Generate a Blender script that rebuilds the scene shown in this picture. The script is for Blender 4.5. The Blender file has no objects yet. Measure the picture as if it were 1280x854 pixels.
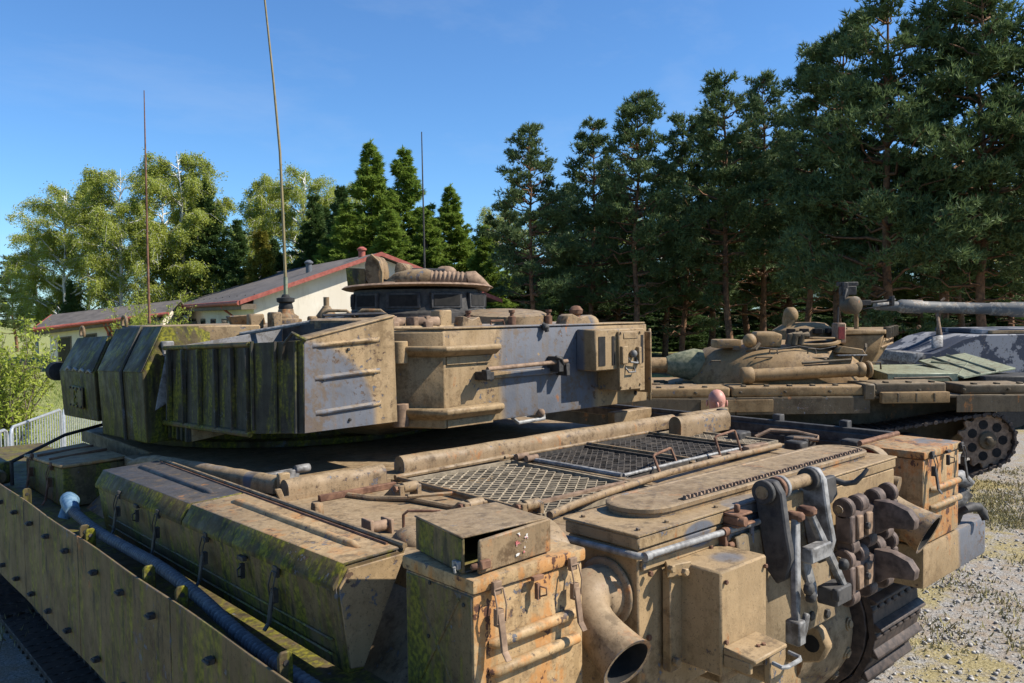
import bpy, bmesh, math, random
import numpy as np
from mathutils import Vector, Matrix

# ------------------------------------------------------------------ camera, sky, sun, exposure
S = bpy.context.scene
R = math.radians
cam = bpy.data.cameras.new('camera')
cam.sensor_width = 36.0
cam.lens = 36.0 * 1025.0 / 1280.0
cam.clip_end = 1500
cam_o = bpy.data.objects.new('camera', cam)
S.collection.objects.link(cam_o)
_yaw, _pitch, _roll = R(42.5), -R(2.15), 0.012
_d = Vector((math.sin(_yaw) * math.cos(_pitch), math.cos(_yaw) * math.cos(_pitch), math.sin(_pitch)))
_r = Vector((math.cos(_yaw), -math.sin(_yaw), 0))
_u = _r.cross(_d)
_r2 = _r * math.cos(_roll) - _u * math.sin(_roll)
_u2 = _u * math.cos(_roll) + _r * math.sin(_roll)
cam_o.matrix_world = Matrix(((_r2.x, _u2.x, -_d.x, 0), (_r2.y, _u2.y, -_d.y, 0), (_r2.z, _u2.z, -_d.z, 2.6), (0, 0, 0, 1)))
S.camera = cam_o

SUN_AZ, SUN_EL = R(42), R(43)          # azimuth measured from -y towards +x
sun_dir = Vector((math.sin(SUN_AZ) * math.cos(SUN_EL), -math.cos(SUN_AZ) * math.cos(SUN_EL), math.sin(SUN_EL)))
W = bpy.data.worlds.new('World'); S.world = W; W.use_nodes = True
wn, wl = W.node_tree.nodes, W.node_tree.links
bg = wn['Background']
sky = wn.new('ShaderNodeTexSky'); sky.sky_type = 'NISHITA'; sky.sun_disc = False
sky.sun_elevation = SUN_EL
sky.sun_rotation = math.atan2(sun_dir.x, sun_dir.y)
sky.altitude = 100; sky.air_density = 1.0; sky.dust_density = 0.25; sky.ozone_density = 4.5
# faint cirrus veil in the upper sky
tc = wn.new('ShaderNodeTexCoord')
mp = wn.new('ShaderNodeMapping'); mp.inputs['Scale'].default_value = (1.2, 5.0, 9.0); mp.inputs['Rotation'].default_value = (0.3, 0.5, 0.9)
nz = wn.new('ShaderNodeTexNoise'); nz.inputs['Scale'].default_value = 1.6; nz.inputs['Detail'].default_value = 7; nz.inputs['Roughness'].default_value = 0.62
rmp = wn.new('ShaderNodeMapRange'); rmp.inputs[1].default_value = 0.52; rmp.inputs[2].default_value = 0.85; rmp.inputs[3].default_value = 0.0; rmp.inputs[4].default_value = 0.12
mxs = wn.new('ShaderNodeMix'); mxs.data_type = 'RGBA'; mxs.inputs[7].default_value = (7.2, 7.6, 8.2, 1)
wl.new(tc.outputs['Generated'], mp.inputs[0]); wl.new(mp.outputs[0], nz.inputs['Vector'])
wl.new(nz.outputs['Fac'], rmp.inputs[0]); wl.new(rmp.outputs[0], mxs.inputs[0])
tnt = wn.new('ShaderNodeMix'); tnt.data_type = 'RGBA'; tnt.blend_type = 'MULTIPLY'; tnt.inputs[0].default_value = 1.0; tnt.inputs[7].default_value = (.90, 1.28, 1.60, 1)
wl.new(sky.outputs[0], tnt.inputs[6]); wl.new(tnt.outputs[2], mxs.inputs[6]); wl.new(mxs.outputs[2], bg.inputs[0])
bg.inputs[1].default_value = 0.066
sl = bpy.data.lights.new('sun', 'SUN'); sl.energy = 5.0; sl.angle = R(0.5); sl.color = (1.0, 0.94, 0.84)
so = bpy.data.objects.new('sun', sl); S.collection.objects.link(so)
so.rotation_mode = 'QUATERNION'; so.rotation_quaternion = sun_dir.to_track_quat('Z', 'Y')
S.view_settings.view_transform = 'Standard'; S.view_settings.look = 'None'
S.view_settings.exposure = 0.78; S.view_settings.gamma = 1.0; S.view_settings.use_curve_mapping = False
S.cycles.max_bounces = 6; S.cycles.diffuse_bounces = 2; S.cycles.transparent_max_bounces = 8

# ------------------------------------------------------------------ helpers
COL = S.collection
rng = random.Random(7)

class MB:
    """collects solids into one mesh; an optional frame maps local (a,b,c) to the world"""
    def __init__(s): s.v = []; s.f = []; s.fr = None; s.mi = []; s.cur = 0
    def frame(s, o, u, v, n): s.fr = (Vector(o), Vector(u).normalized(), Vector(v).normalized(), Vector(n).normalized()); return s
    def p(s, q):
        q = Vector(q)
        if s.fr is None: return tuple(q)
        o, u, v, n = s.fr
        return tuple(o + u * q.x + v * q.y + n * q.z)
    def raw(s, vs, fs):
        b = len(s.v); s.v += [s.p(q) for q in vs]; s.f += [tuple(i + b for i in f) for f in fs]; s.mi += [s.cur] * len(fs); return s
    def hexa(s, q):   # q: bottom 4 ccw, top 4 ccw
        return s.raw(q, [(3, 2, 1, 0), (4, 5, 6, 7), (0, 1, 5, 4), (1, 2, 6, 5), (2, 3, 7, 6), (3, 0, 4, 7)])
    def box(s, x0, x1, y0, y1, z0, z1):
        return s.hexa([(x0, y0, z0), (x1, y0, z0), (x1, y1, z0), (x0, y1, z0), (x0, y0, z1), (x1, y0, z1), (x1, y1, z1), (x0, y1, z1)])
    def loft(s, A, B):  # two rings of equal length
        n = len(A)
        return s.raw(list(A) + list(B), [tuple(range(n - 1, -1, -1)), tuple(range(n, 2 * n))] + [(i, (i + 1) % n, n + (i + 1) % n, n + i) for i in range(n)])
    def rings(s, RR, caps=True):
        n = len(RR[0]); vs = [q for r in RR for q in r]; fs = []
        for k in range(len(RR) - 1):
            for i in range(n): fs.append((k * n + i, k * n + (i + 1) % n, (k + 1) * n + (i + 1) % n, (k + 1) * n + i))
        if caps: fs.append(tuple(range(n - 1, -1, -1))); fs.append(tuple(range((len(RR) - 1) * n, len(RR) * n)))
        return s.raw(vs, fs)
    def prism(s, poly, axis, lo, hi):
        def put(a, b, c): return {'x': (c, a, b), 'y': (a, c, b), 'z': (a, b, c)}[axis]
        return s.loft([put(a, b, lo) for a, b in poly], [put(a, b, hi) for a, b in poly])
    def plate(s, pts, off):
        off = Vector(off); return s.loft([Vector(q) for q in pts], [Vector(q) + off for q in pts])
    def tube(s, path, r, n=10, caps=True):
        P = [Vector(q) for q in path]; RR = []
        up = Vector((0.13, 0.21, 0.97))
        for i, q in enumerate(P):
            t = (P[min(i + 1, len(P) - 1)] - P[max(i - 1, 0)]).normalized()
            if abs(t.dot(up)) > .95: up = Vector((0.9, 0.3, 0.1))
            a = t.cross(up).normalized(); b = t.cross(a).normalized(); up = -b if False else up
            rr = r[i] if isinstance(r, (list, tuple)) else r
            RR.append([q + a * math.cos(2 * math.pi * k / n) * rr + b * math.sin(2 * math.pi * k / n) * rr for k in range(n)])
        return s.rings(RR, caps)
    def lathe(s, prof, o, axis, n=24, caps=True):
        o = Vector(o); ax = Vector(axis).normalized(); t = Vector((0, 0, 1)) if abs(ax.z) < .9 else Vector((1, 0, 0))
        a = ax.cross(t).normalized(); b = ax.cross(a)
        return s.rings([[o + ax * h + (a * math.cos(2 * math.pi * k / n) + b * math.sin(2 * math.pi * k / n)) * r for k in range(n)] for r, h in prof], caps)
    def cyl(s, p0, p1, r, n=16):
        p0 = Vector(p0); p1 = Vector(p1); return s.lathe([(r, 0), (r, (p1 - p0).length)], p0, p1 - p0, n)
    def ball(s, c, r, n=12, m=8, sq=(1, 1, 1)):
        RR = []
        for j in range(1, m):
            th = math.pi * j / m
            RR.append([(c[0] + r * sq[0] * math.sin(th) * math.cos(2 * math.pi * k / n), c[1] + r * sq[1] * math.sin(th) * math.sin(2 * math.pi * k / n), c[2] - r * sq[2] * math.cos(th)) for k in range(n)])
        return s.rings(RR)
    def build(s, name, mat, parent=None, bev=0.0, seg=1, smooth=40):
        me = bpy.data.meshes.new(name)
        bm = bmesh.new()
        vs = [bm.verts.new(q) for q in s.v]
        for f, mi in zip(s.f, s.mi):
            try: fc = bm.faces.new([vs[i] for i in f]); fc.material_index = mi
            except ValueError: pass
        bm.normal_update(); bmesh.ops.recalc_face_normals(bm, faces=bm.faces)
        if bev > 0:
            ed = [e for e in bm.edges if len(e.link_faces) == 2 and e.calc_face_angle(0) > R(28)]
            bmesh.ops.bevel(bm, geom=ed, offset=bev, segments=seg, affect='EDGES', clamp_overlap=True, profile=0.6)
        bm.to_mesh(me); bm.free()
        if smooth:
            me.polygons.foreach_set('use_smooth', [True] * len(me.polygons)); me.set_sharp_from_angle(angle=R(smooth))
        for m in (mat if isinstance(mat, (list, tuple)) else [mat]): me.materials.append(m)
        return link(name, me, parent)

def link(name, me, parent=None):
    o = bpy.data.objects.new(name, me); COL.objects.link(o)
    if parent is not None: adopt(o, parent)
    return o
def adopt(o, parent):
    o.parent = parent
    if parent.type == 'EMPTY' and '_base' in parent:
        o.matrix_parent_inverse = Matrix.Translation(-Vector(parent['_base']))
def thing(name, loc, label, cat, group=None):
    e = bpy.data.objects.new(name, None); COL.objects.link(e); e.location = loc; e['_base'] = tuple(loc); e.empty_display_size = .2
    return tag(e, label, cat, group)
def tag(o, label=None, cat=None, group=None, kind=None):
    if label: o['label'] = label
    if cat: o['category'] = cat
    if group: o['group'] = group
    if kind: o['kind'] = kind
    return o
def lerp(a, b, t): return tuple(x + (y - x) * t for x, y in zip(a, b))

# ------------------------------------------------------------------ materials
class NT:
    def __init__(s, name):
        s.m = bpy.data.materials.new(name); s.m.use_nodes = True; s.n = s.m.node_tree.nodes; s.l = s.m.node_tree.links
        s.b = s.n['Principled BSDF']; s.out = s.n['Material Output']; s.geo = s.n.new('ShaderNodeNewGeometry'); s.pos = s.geo.outputs['Position']
    def link(s, a, b): s.l.new(a, b)
    def val(s, sock, v):
        if hasattr(v, 'default_value') or hasattr(v, 'links'): s.l.new(v, sock)
        else: sock.default_value = v
    def noise(s, scale, detail=4, rough=.55, stretch=None, vec=None, dist=0.0):
        n = s.n.new('ShaderNodeTexNoise'); n.inputs['Scale'].default_value = scale; n.inputs['Detail'].default_value = detail; n.inputs['Roughness'].default_value = rough; n.inputs['Distortion'].default_value = dist
        v = vec or s.pos
        if stretch:
            m = s.n.new('ShaderNodeMapping'); m.inputs['Scale'].default_value = stretch; s.link(v, m.inputs[0]); v = m.outputs[0]
        s.link(v, n.inputs['Vector']); return n.outputs['Fac']
    def ramp(s, v, a, b, lo=0., hi=1., smooth=True):
        r = s.n.new('ShaderNodeMapRange'); r.interpolation_type = 'SMOOTHSTEP' if smooth else 'LINEAR'
        s.val(r.inputs[0], v); r.inputs[1].default_value = a; r.inputs[2].default_value = b; r.inputs[3].default_value = lo; r.inputs[4].default_value = hi; return r.outputs[0]
    def math(s, op, a, b=0.0):
        n = s.n.new('ShaderNodeMath'); n.operation = op; s.val(n.inputs[0], a); s.val(n.inputs[1], b); return n.outputs[0]
    def mix(s, f, a, b):
        n = s.n.new('ShaderNodeMix'); n.data_type = 'RGBA'; s.val(n.inputs[0], f)
        for i, c in ((6, a), (7, b)): s.val(n.inputs[i], (*c, 1) if isinstance(c, tuple) else c)
        return n.outputs[2]
    def normal_axis(s, axis):
        x = s.n.new('ShaderNodeSeparateXYZ'); s.link(s.geo.outputs['Normal'], x.inputs[0]); return x.outputs['XYZ'.index(axis)]
    def bump(s, h, strength=.3, dist=.01):
        n = s.n.new('ShaderNodeBump'); n.inputs['Strength'].default_value = strength; n.inputs['Distance'].default_value = dist; s.link(h, n.inputs['Height']); s.link(n.outputs[0], s.b.inputs['Normal'])
    def done(s, color, rough, metal=0., spec=.4):
        s.val(s.b.inputs['Base Color'], (*color, 1) if isinstance(color, tuple) else color); s.val(s.b.inputs['Roughness'], rough); s.val(s.b.inputs['Metallic'], metal); s.b.inputs['Specular IOR Level'].default_value = spec
        return s.m
    def edge(s, radius=.012):
        bn = s.n.new('ShaderNodeBevel'); bn.samples = 4; bn.inputs['Radius'].default_value = radius
        d = s.n.new('ShaderNodeVectorMath'); d.operation = 'DOT_PRODUCT'; s.link(bn.outputs[0], d.inputs[0]); s.link(s.geo.outputs['Normal'], d.inputs[1])
        return s.math('SUBTRACT', 1.0, d.outputs['Value'])

SAND = (0.355, 0.258, 0.142); GREY = (0.098, 0.102, 0.116); RUST = (0.21, 0.075, 0.02); MOSS = (0.20, 0.185, 0.012)
CAMO = [((2.0, 3.80, 2.03), (.46, .06, .43)), ((3.83, 4.0, 2.25), (.60, .30, 1.2)), ((5.45, 1.66, 1.45), (.58, .8, 1.0)),
        ((2.45, 1.58, 1.80), (.16, .14, .07)), ((2.78, 1.70, 1.78), (.16, .1, .16)), ((1.7, 6.3, 2.5), (.35, .7, .17)), ((1.4, 3.95, 1.88), (.4, .62, .09)), ((4.75, 1.75, 1.90), (.33, .2, .06))]  # the patch over the long side bin's forward half stands in for shade

def paint(name, base=SAND, moss=0., rust=.25, chips=.5, dust=.6, camo=True, grey=GREY, worn=.5, scale=1.0, streak=.5, rustcol=RUST, grime=.6, spec=.35):
    base = tuple(c * f for c, f in zip(base, (.84, .79, .74)))
    t = NT(name)
    big = t.noise(1.7 * scale, 4); mid = t.noise(9 * scale, 5, .6); fine = t.noise(60 * scale, 3, .6)
    col = t.mix(t.ramp(big, .3, .7), tuple(c * .86 for c in base), tuple(min(1, c * 1.12) for c in base))
    col = t.mix(t.ramp(mid, .35, .75, 0, .55), col, tuple(c * f for c, f in zip(base, (.72, .70, .66))))
    # sun-bleached layers with a dark peeling edge, brown stains, fine specks
    pe = t.noise(4.2 * scale, 7, .68, dist=.5)
    col = t.mix(t.ramp(pe, .545, .56, 0, .5 * chips + .1), col, tuple(min(1, c * f) for c, f in zip(base, (1.22, 1.22, 1.25))))
    col = t.mix(t.math('MULTIPLY', t.math('MULTIPLY', t.ramp(pe, .54, .545), t.ramp(pe, .555, .548)), t.ramp(t.noise(22, 2), .5, .6, 0, .5)), col, tuple(c * .5 for c in base))
    col = t.mix(t.ramp(t.noise(2.4 * scale, 7, .7), .5, .68, 0, .6), col, tuple(c * f for c, f in zip(base, (.58, .52, .45))))
    col = t.mix(t.ramp(t.noise(120 * scale, 3, .7), .585, .65, 0, .7), col, tuple(c * .35 for c in base))
    if camo:
        nzv = t.noise(14, 3)
        acc = None
        for c, rad in CAMO:
            m = t.n.new('ShaderNodeMapping'); m.vector_type = 'POINT'
            m.inputs['Location'].default_value = tuple(-ci / ri for ci, ri in zip(c, rad)); m.inputs['Scale'].default_value = tuple(1 / ri for ri in rad)
            t.link(t.pos, m.inputs[0])
            ln = t.n.new('ShaderNodeVectorMath'); ln.operation = 'LENGTH'; t.link(m.outputs[0], ln.inputs[0])
            k = t.ramp(ln.outputs['Value'], .95, 1.05, 1., 0.)
            acc = k if acc is None else t.math('MAXIMUM', acc, k)
        # worn through: sharp flakes back to sand
        fl = t.ramp(t.math('ADD', t.noise(5.5, 6, .65), t.math('MULTIPLY', t.noise(30, 3), .18)), .79, .80)
        acc = t.math('MULTIPLY', acc, t.math('SUBTRACT', 1.0, fl))
        gcol = t.mix(t.ramp(mid, .3, .8), grey, tuple(c * 1.25 for c in grey))
        col = t.mix(acc, col, gcol)
    gr = t.math('ADD', t.math('MULTIPLY', t.noise(17 * scale, 7, .74), .75), t.math('MULTIPLY', t.noise(3.1 * scale, 4, .6), .35))
    col = t.mix(t.ramp(gr, .545, .66, 0, min(.95, 1.05 * grime)), col, tuple(c * f for c, f in zip(base, (.36, .31, .25))))
    # vertical dirt streaks
    st = t.noise(26 * scale, 4, .6, stretch=(1, 1, .07))
    col = t.mix(t.math('MULTIPLY', t.ramp(st, .47, .66), .6 * streak), col, tuple(c * f for c, f in zip(base, (.42, .40, .34))))
    # paint chips down to grey primer / bare dark steel
    cm = t.math('ADD', t.noise(34 * scale, 5, .62), t.math('MULTIPLY', t.ramp(t.noise(3.2 * scale, 3), .4, .75), .16))
    e = t.edge(.010)
    cm = t.math('ADD', cm, t.math('MULTIPLY', t.ramp(e, .02, .25), .34 * worn))
    thr = .745 - .09 * chips
    ch = t.ramp(cm, thr, thr + .02)
    col = t.mix(ch, col, t.mix(t.ramp(t.noise(11, 2), .4, .6), (.10, .105, .12), (.085, .05, .03)))
    # rust: blotches with runs
    if rust > 0:
        rn = t.math('ADD', t.math('MULTIPLY', t.noise(7 * scale, 6, .68), .62), t.math('MULTIPLY', t.noise(20 * scale, 5, .6, stretch=(1, 1, .10)), .42))
        rthr = .625 - .115 * rust
        rm = t.ramp(rn, rthr, rthr + .075)
        rc = t.mix(t.ramp(t.noise(45, 3), .35, .7), rustcol, (.36, .16, .045))
        col = t.mix(t.math('MULTIPLY', rm, .8), col, rc)
        dk = t.ramp(t.math('ADD', rn, t.math('MULTIPLY', t.noise(70, 3), .12)), rthr + .155, rthr + .175)
        col = t.mix(dk, col, (.075, .03, .016))
    if moss > 0:
        mo = t.math('ADD', t.math('MULTIPLY', t.noise(5, 5, .65, stretch=(1, 1, .35)), .6), t.math('MULTIPLY', t.noise(24, 4, .6, stretch=(1, 1, .12)), .45))
        mt = .60 - .12 * moss
        mm = t.ramp(mo, mt, mt + .11)
        col = t.mix(t.math('MULTIPLY', mm, .85), col, t.mix(t.ramp(fine, .35, .7), (.045, .05, .006), MOSS))
        bk = t.ramp(t.noise(16, 5, .65, stretch=(1, 1, .2)), .55, .66)
        col = t.mix(t.math('MULTIPLY', bk, .85), col, (.022, .021, .014))
    # dust lying on upward faces
    up = t.ramp(t.normal_axis('Z'), .55, .95)
    dn = t.ramp(t.noise(6, 5, .6), .3, .65, .35, 1.)
    col = t.mix(t.math('MULTIPLY', t.math('MULTIPLY', up, dn), dust * .8), col, t.mix(t.ramp(t.noise(40, 3), .3, .7), (.20, .145, .082), (.34, .255, .155)))
    col = t.mix(t.math('MULTIPLY', up, t.ramp(t.noise(13, 6, .72), .53, .63, 0, .75)), col, (.115, .08, .045))
    t.bump(t.math('ADD', t.math('ADD', t.math('MULTIPLY', fine, .25), t.math('MULTIPLY', ch, -.5)), t.math('MULTIPLY', mid, .6)), .6, .007)
    return t.done(col, t.ramp(mid, .3, .7, .55, .82), 0., spec)

M = {}
M['sand'] = paint('sand_paint', rust=.12, chips=.55)
M['turret'] = paint('turret_paint', rust=.05, chips=.5, dust=.7)
M['sand_rust'] = paint('rusty_sand_paint', rust=.85, chips=.75, base=(.43, .305, .16), streak=.7, rustcol=(.40, .18, .05))
M['bin_rust'] = paint('very_rusty_paint', rust=1.15, chips=.8, base=(.39, .28, .15), streak=.6, rustcol=(.34, .13, .03), dust=.35)
M['drive'] = paint('drive_paint', base=(.25, .195, .12), rust=.2, chips=.6, dust=.3, camo=False)
M['lid_shade_grey'] = paint('shade_grey_lid_paint', base=(.055, .06, .072), rust=.1, chips=.4, dust=.12, camo=False)  # dark grey stands in for a shadow on the forward lid, no caster modelled
M['exh'] = paint('exhaust_paint', base=(.30, .225, .14), rust=.55, chips=.9, dust=.5, camo=False, rustcol=(.16, .075, .045), streak=.3)
M['inner_grey'] = paint('pale_grey_paint', base=(.24, .25, .27), rust=.0, chips=.5, dust=.2, camo=False)
M['sand_clean'] = paint('plain_sand_paint', rust=.05, chips=.45, streak=.25, dust=.4, grime=.3)
M['moss'] = paint('mossy_paint', base=(.17, .125, .062), moss=1.0, rust=.1, chips=.5, dust=.35)  # real moss and dirt; base also darkened to deepen shade on left faces
M['moss_dark'] = paint('dark_mossy_paint', base=(.055, .052, .042), moss=.85, rust=.0, chips=.3, dust=.2, camo=False, streak=.9)  # mossy, with the base lowered further to offset skylight on the shaded basket side
M['cheek'] = paint('mossy_dark_paint', base=(.10, .085, .045), moss=1.0, rust=.0, chips=.5, dust=.15, camo=False, streak=1.0, spec=.15)  # dark moss; part of the darkness is shade painted into the left cheek
M['skirt'] = paint('skirt_paint', base=(.165, .122, .06), moss=.6, rust=.05, chips=.6, dust=.3, streak=.45, scale=.5)  # dirty skirts, base also darkened as painted shade on the left side
M['deck'] = paint('deck_paint', base=(.27, .195, .112), rust=.4, chips=.7, dust=.75, camo=False, grime=1.1)
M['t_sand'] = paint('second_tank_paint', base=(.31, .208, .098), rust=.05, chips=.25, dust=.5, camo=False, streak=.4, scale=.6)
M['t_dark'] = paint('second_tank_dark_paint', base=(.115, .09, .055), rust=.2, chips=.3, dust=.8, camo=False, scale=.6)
M['t_green'] = paint('pale_green_paint', base=(.26, .31, .22), rust=.0, chips=.2, dust=.25, camo=False, scale=.6)

def simple(name, a, b, scale=20, rough=.7, metal=0., bump=.2, bd=.004, spec=.35):
    t = NT(name); n = t.noise(scale, 5, .62); n2 = t.noise(scale * .2, 3)
    f = t.math('ADD', t.math('MULTIPLY', n, .7), t.math('MULTIPLY', n2, .3))
    if bump: t.bump(n, bump, bd)
    return t.done(t.mix(t.ramp(f, .35, .65), a, b), rough, metal, spec)
M['rust'] = simple('rusted_steel', (.075, .034, .020), (.20, .105, .06), 26, .85)
M['rust_pink'] = simple('faded_rust', (.12, .075, .048), (.27, .18, .115), 22, .8)
M['steel'] = simple('worn_steel', (.06, .055, .05), (.27, .262, .25), 20, .62, .15)
M['pipe'] = simple('painted_pipe', (.11, .105, .10), (.29, .285, .27), 34, .6, .1)
M['dark'] = simple('dark_steel', (.018, .017, .016), (.055, .05, .045), 30, .7)
M['soot_hole_black'] = simple('soot_hole_black', (.008, .0075, .007), (.02, .018, .016), 20, .95)  # near-black for exhaust soot and for painted-in shade of holes and slots
M['mesh'] = simple('dark_mesh', (.022, .02, .018), (.075, .06, .045), 40, .7)
M['meshlight'] = simple('sandy_mesh', (.15, .12, .08), (.29, .235, .16), 30, .8)
M['rubber'] = simple('rubber', (.012, .012, .012), (.03, .029, .028), 30, .8)
M['hose'] = simple('grey_hose', (.065, .072, .082), (.12, .13, .145), 30, .6)
M['bluecap'] = simple('blue_plastic', (.05, .12, .20), (.16, .25, .33), 40, .6)
M['darkgrey'] = simple('dark_grey_paint', (.018, .018, .020), (.065, .060, .055), 22, .7)
M['redlamp'] = simple('faded_red_paint', (.16, .02, .018), (.26, .04, .03), 30, .5)
M['track'] = simple('track_steel', (.03, .024, .022), (.085, .062, .05), 24, .65, .25)
M['trackred'] = simple('spare_link_steel', (.045, .031, .025), (.15, .105, .082), 20, .7, .1)
M['brass'] = simple('dull_whip', (.16, .13, .06), (.22, .17, .08), 30, .6)
M['canvas'] = simple('camouflage_canvas', (.07, .085, .05), (.22, .21, .13), 14, .95)

# ------------------------------------------------------------------ the big tank in the foreground (axes: x right, y forward, z up)
tank = thing('tank', (3.1, 5.0, 0), 'large weathered sand and grey battle tank filling the foreground, seen from behind', 'tank')
sub = {}
def latch(o, u, v, n, mat, parent, s=1.0):
    m = MB().frame(o, u, v, n)
    m.box(-.014 * s, .014 * s, -.005 * s, .03 * s, 0, .012 * s)              # keeper on the lid
    m.box(-.011 * s, .011 * s, -.085 * s, -.04 * s, .004 * s, .022 * s)      # pivot block
    m.hexa([(-.010 * s, -.145 * s, .030 * s), (.010 * s, -.145 * s, .030 * s), (.010 * s, -.145 * s, .038 * s), (-.010 * s, -.145 * s, .038 * s),
            (-.010 * s, -.05 * s, .016 * s), (.010 * s, -.05 * s, .016 * s), (.010 * s, -.05 * s, .024 * s), (-.010 * s, -.05 * s, .024 * s)])   # lever
    for k in (-1, 1): m.tube([(k * .015 * s, .012 * s, .014 * s), (k * .016 * s, -.03 * s, .026 * s), (k * .015 * s, -.075 * s, .022 * s)], .0028 * s, 6)
    m.tube([(-.016 * s, .012 * s, .014 * s), (.016 * s, .012 * s, .014 * s)], .003 * s, 6)
    m.tube([(-.016 * s, -.075 * s, .022 * s), (.016 * s, -.075 * s, .022 * s)], .003 * s, 6)
    m.hexa([(-.010 * s, -.165 * s, .048 * s), (.010 * s, -.165 * s, .048 * s), (.010 * s, -.165 * s, .053 * s), (-.010 * s, -.165 * s, .053 * s),
            (-.010 * s, -.142 * s, .028 * s), (.010 * s, -.142 * s, .028 * s), (.010 * s, -.142 * s, .036 * s), (-.010 * s, -.142 * s, .036 * s)])
    return m.build('latch', mat, parent, .0015 * s)
def hasp(o, u, v, n, mat, parent, s=1.0):
    m = MB().frame(o, u, v, n)
    m.box(-.02 * s, .02 * s, 0, .012 * s, 0, .014 * s)
    m.box(-.006 * s, .006 * s, -.055 * s, -.01 * s, 0, .014 * s)
    m.tube([(.002, -.018 * s, .012 * s), (.014 * s, -.022 * s, .028 * s), (.016 * s, -.042 * s, .028 * s), (.002, -.048 * s, .012 * s)], .003 * s, 6)
    return m.build('hasp', mat, parent, .001)
def bolts(pts, n, r, h, mat, parent, name='bolt'):
    me = None
    for q in pts:
        if me is None:
            m = MB(); m.lathe([(r, 0), (r, h * .8), (r * .75, h)], (0, 0, 0), n, 6); o = m.build(name, mat, parent, 0, smooth=0); me = o.data
        else: o = link(name, me, parent)
        o.location = q

# hull -----------------------------------------------------------
m = MB()
m.box(1.98, 4.22, 2.12, 8.7, .45, 1.30)
hull = m.build('hull', M['sand'], tank, .01)
m = MB()
m.prism([(1.40, 1.30), (1.40, 1.44), (1.63, 1.64), (4.57, 1.64), (4.80, 1.44), (4.80, 1.30)], 'y', 2.03, 5.35)
m.hexa([(1.66, 5.35, 1.30), (4.60, 5.35, 1.30), (4.5, 6.9, 1.30), (1.75, 6.9, 1.30), (1.70, 5.35, 1.64), (4.57, 5.35, 1.64), (4.4, 6.9, 1.64), (1.9, 6.9, 1.64)])
m.hexa([(1.75, 6.9, 1.20), (4.5, 6.9, 1.20), (4.2, 8.9, 1.0), (2.0, 8.9, 1.0), (1.9, 6.9, 1.64), (4.4, 6.9, 1.64), (4.1, 8.9, 1.08), (2.1, 8.9, 1.08)])
m.build('upper_hull', M['deck'], tank, .008)
# engine deck plates round the openings
for (a, b, c, d, z) in [(1.63, 2.365, 2.05, 3.9, 1.735), (2.37, 4.56, 2.13, 2.40, 1.73), (2.37, 4.44, 3.475, 3.9, 1.74), (4.445, 4.60, 2.42, 3.9, 1.735), (3.19, 4.44, 2.405, 2.655, 1.728), (1.63, 4.6, 3.905, 5.34, 1.73), (1.80, 4.5, 5.345, 6.9, 1.728)]:
    MB().box(a, b, c, d, 1.632, z).build('deck_plate', M['deck'], tank, .006)
for (a, b, c, d) in [(3.15, 3.20, 2.42, 3.47), (3.785, 3.825, 2.66, 3.47), (4.40, 4.442, 2.66, 3.47)]:
    MB().box(a, b, c, d, 1.66, 1.752).build('grille_bar', M['deck'], tank, .004)
MB().box(2.37, 4.44, 2.41, 3.47, 1.641, 1.646).build('engine_bay_floor', M['soot_hole_black'], tank)

def grille(x0, x1, y0, y1, z, px, py, w, mat, name, parent, h=.010):
    m = MB(); rows = int((y1 - y0) / py); cols = int((x1 - x0) / px)
    for j in range(rows + 1):
        yb = y0 + j * py
        for i in range(cols):
            s0 = 1 if (i + j) % 2 else -1
            xa, xb = x0 + i * px, x0 + (i + 1) * px
            ya, yb2 = yb + s0 * py * .5, yb - s0 * py * .5
            dz = rng.uniform(-.002, .002)
            m.raw([(xa, ya - w, z - h), (xa, ya + w, z + h * .4 + dz), (xb, yb2 + w, z + h * .4 + dz), (xb, yb2 - w, z - h),
                   (xa, ya - w, z - h - .004), (xb, yb2 - w, z - h - .004)], [(0, 3, 2, 1), (0, 4, 5, 3)])
    for (a, b, c, d) in ((x0 - .012, x0 + .006, y0 - .02, y1 + .02), (x1 - .006, x1 + .012, y0 - .02, y1 + .02), (x0, x1, y0 - .03, y0 - .012), (x0, x1, y1 + .012, y1 + .03)):
        m.box(a, b, c, d, z - .012, z + .012)
    return m.build(name, mat, parent, 0, smooth=0)
grille(2.395, 3.135, 2.455, 3.42, 1.735, .038, .030, .0030, M['meshlight'], 'mesh_grille', tank, .0016)
grille(3.225, 3.765, 2.70, 3.43, 1.745, .026, .021, .0035, M['mesh'], 'mesh_grille', tank, .001)
grille(3.845, 4.385, 2.70, 3.43, 1.745, .026, .021, .0035, M['mesh'], 'mesh_grille', tank, .001)
grille(4.47, 4.72, 2.70, 3.40, 1.748, .03, .024, .004, M['meshlight'], 'mesh_grille', tank, .001)
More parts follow.
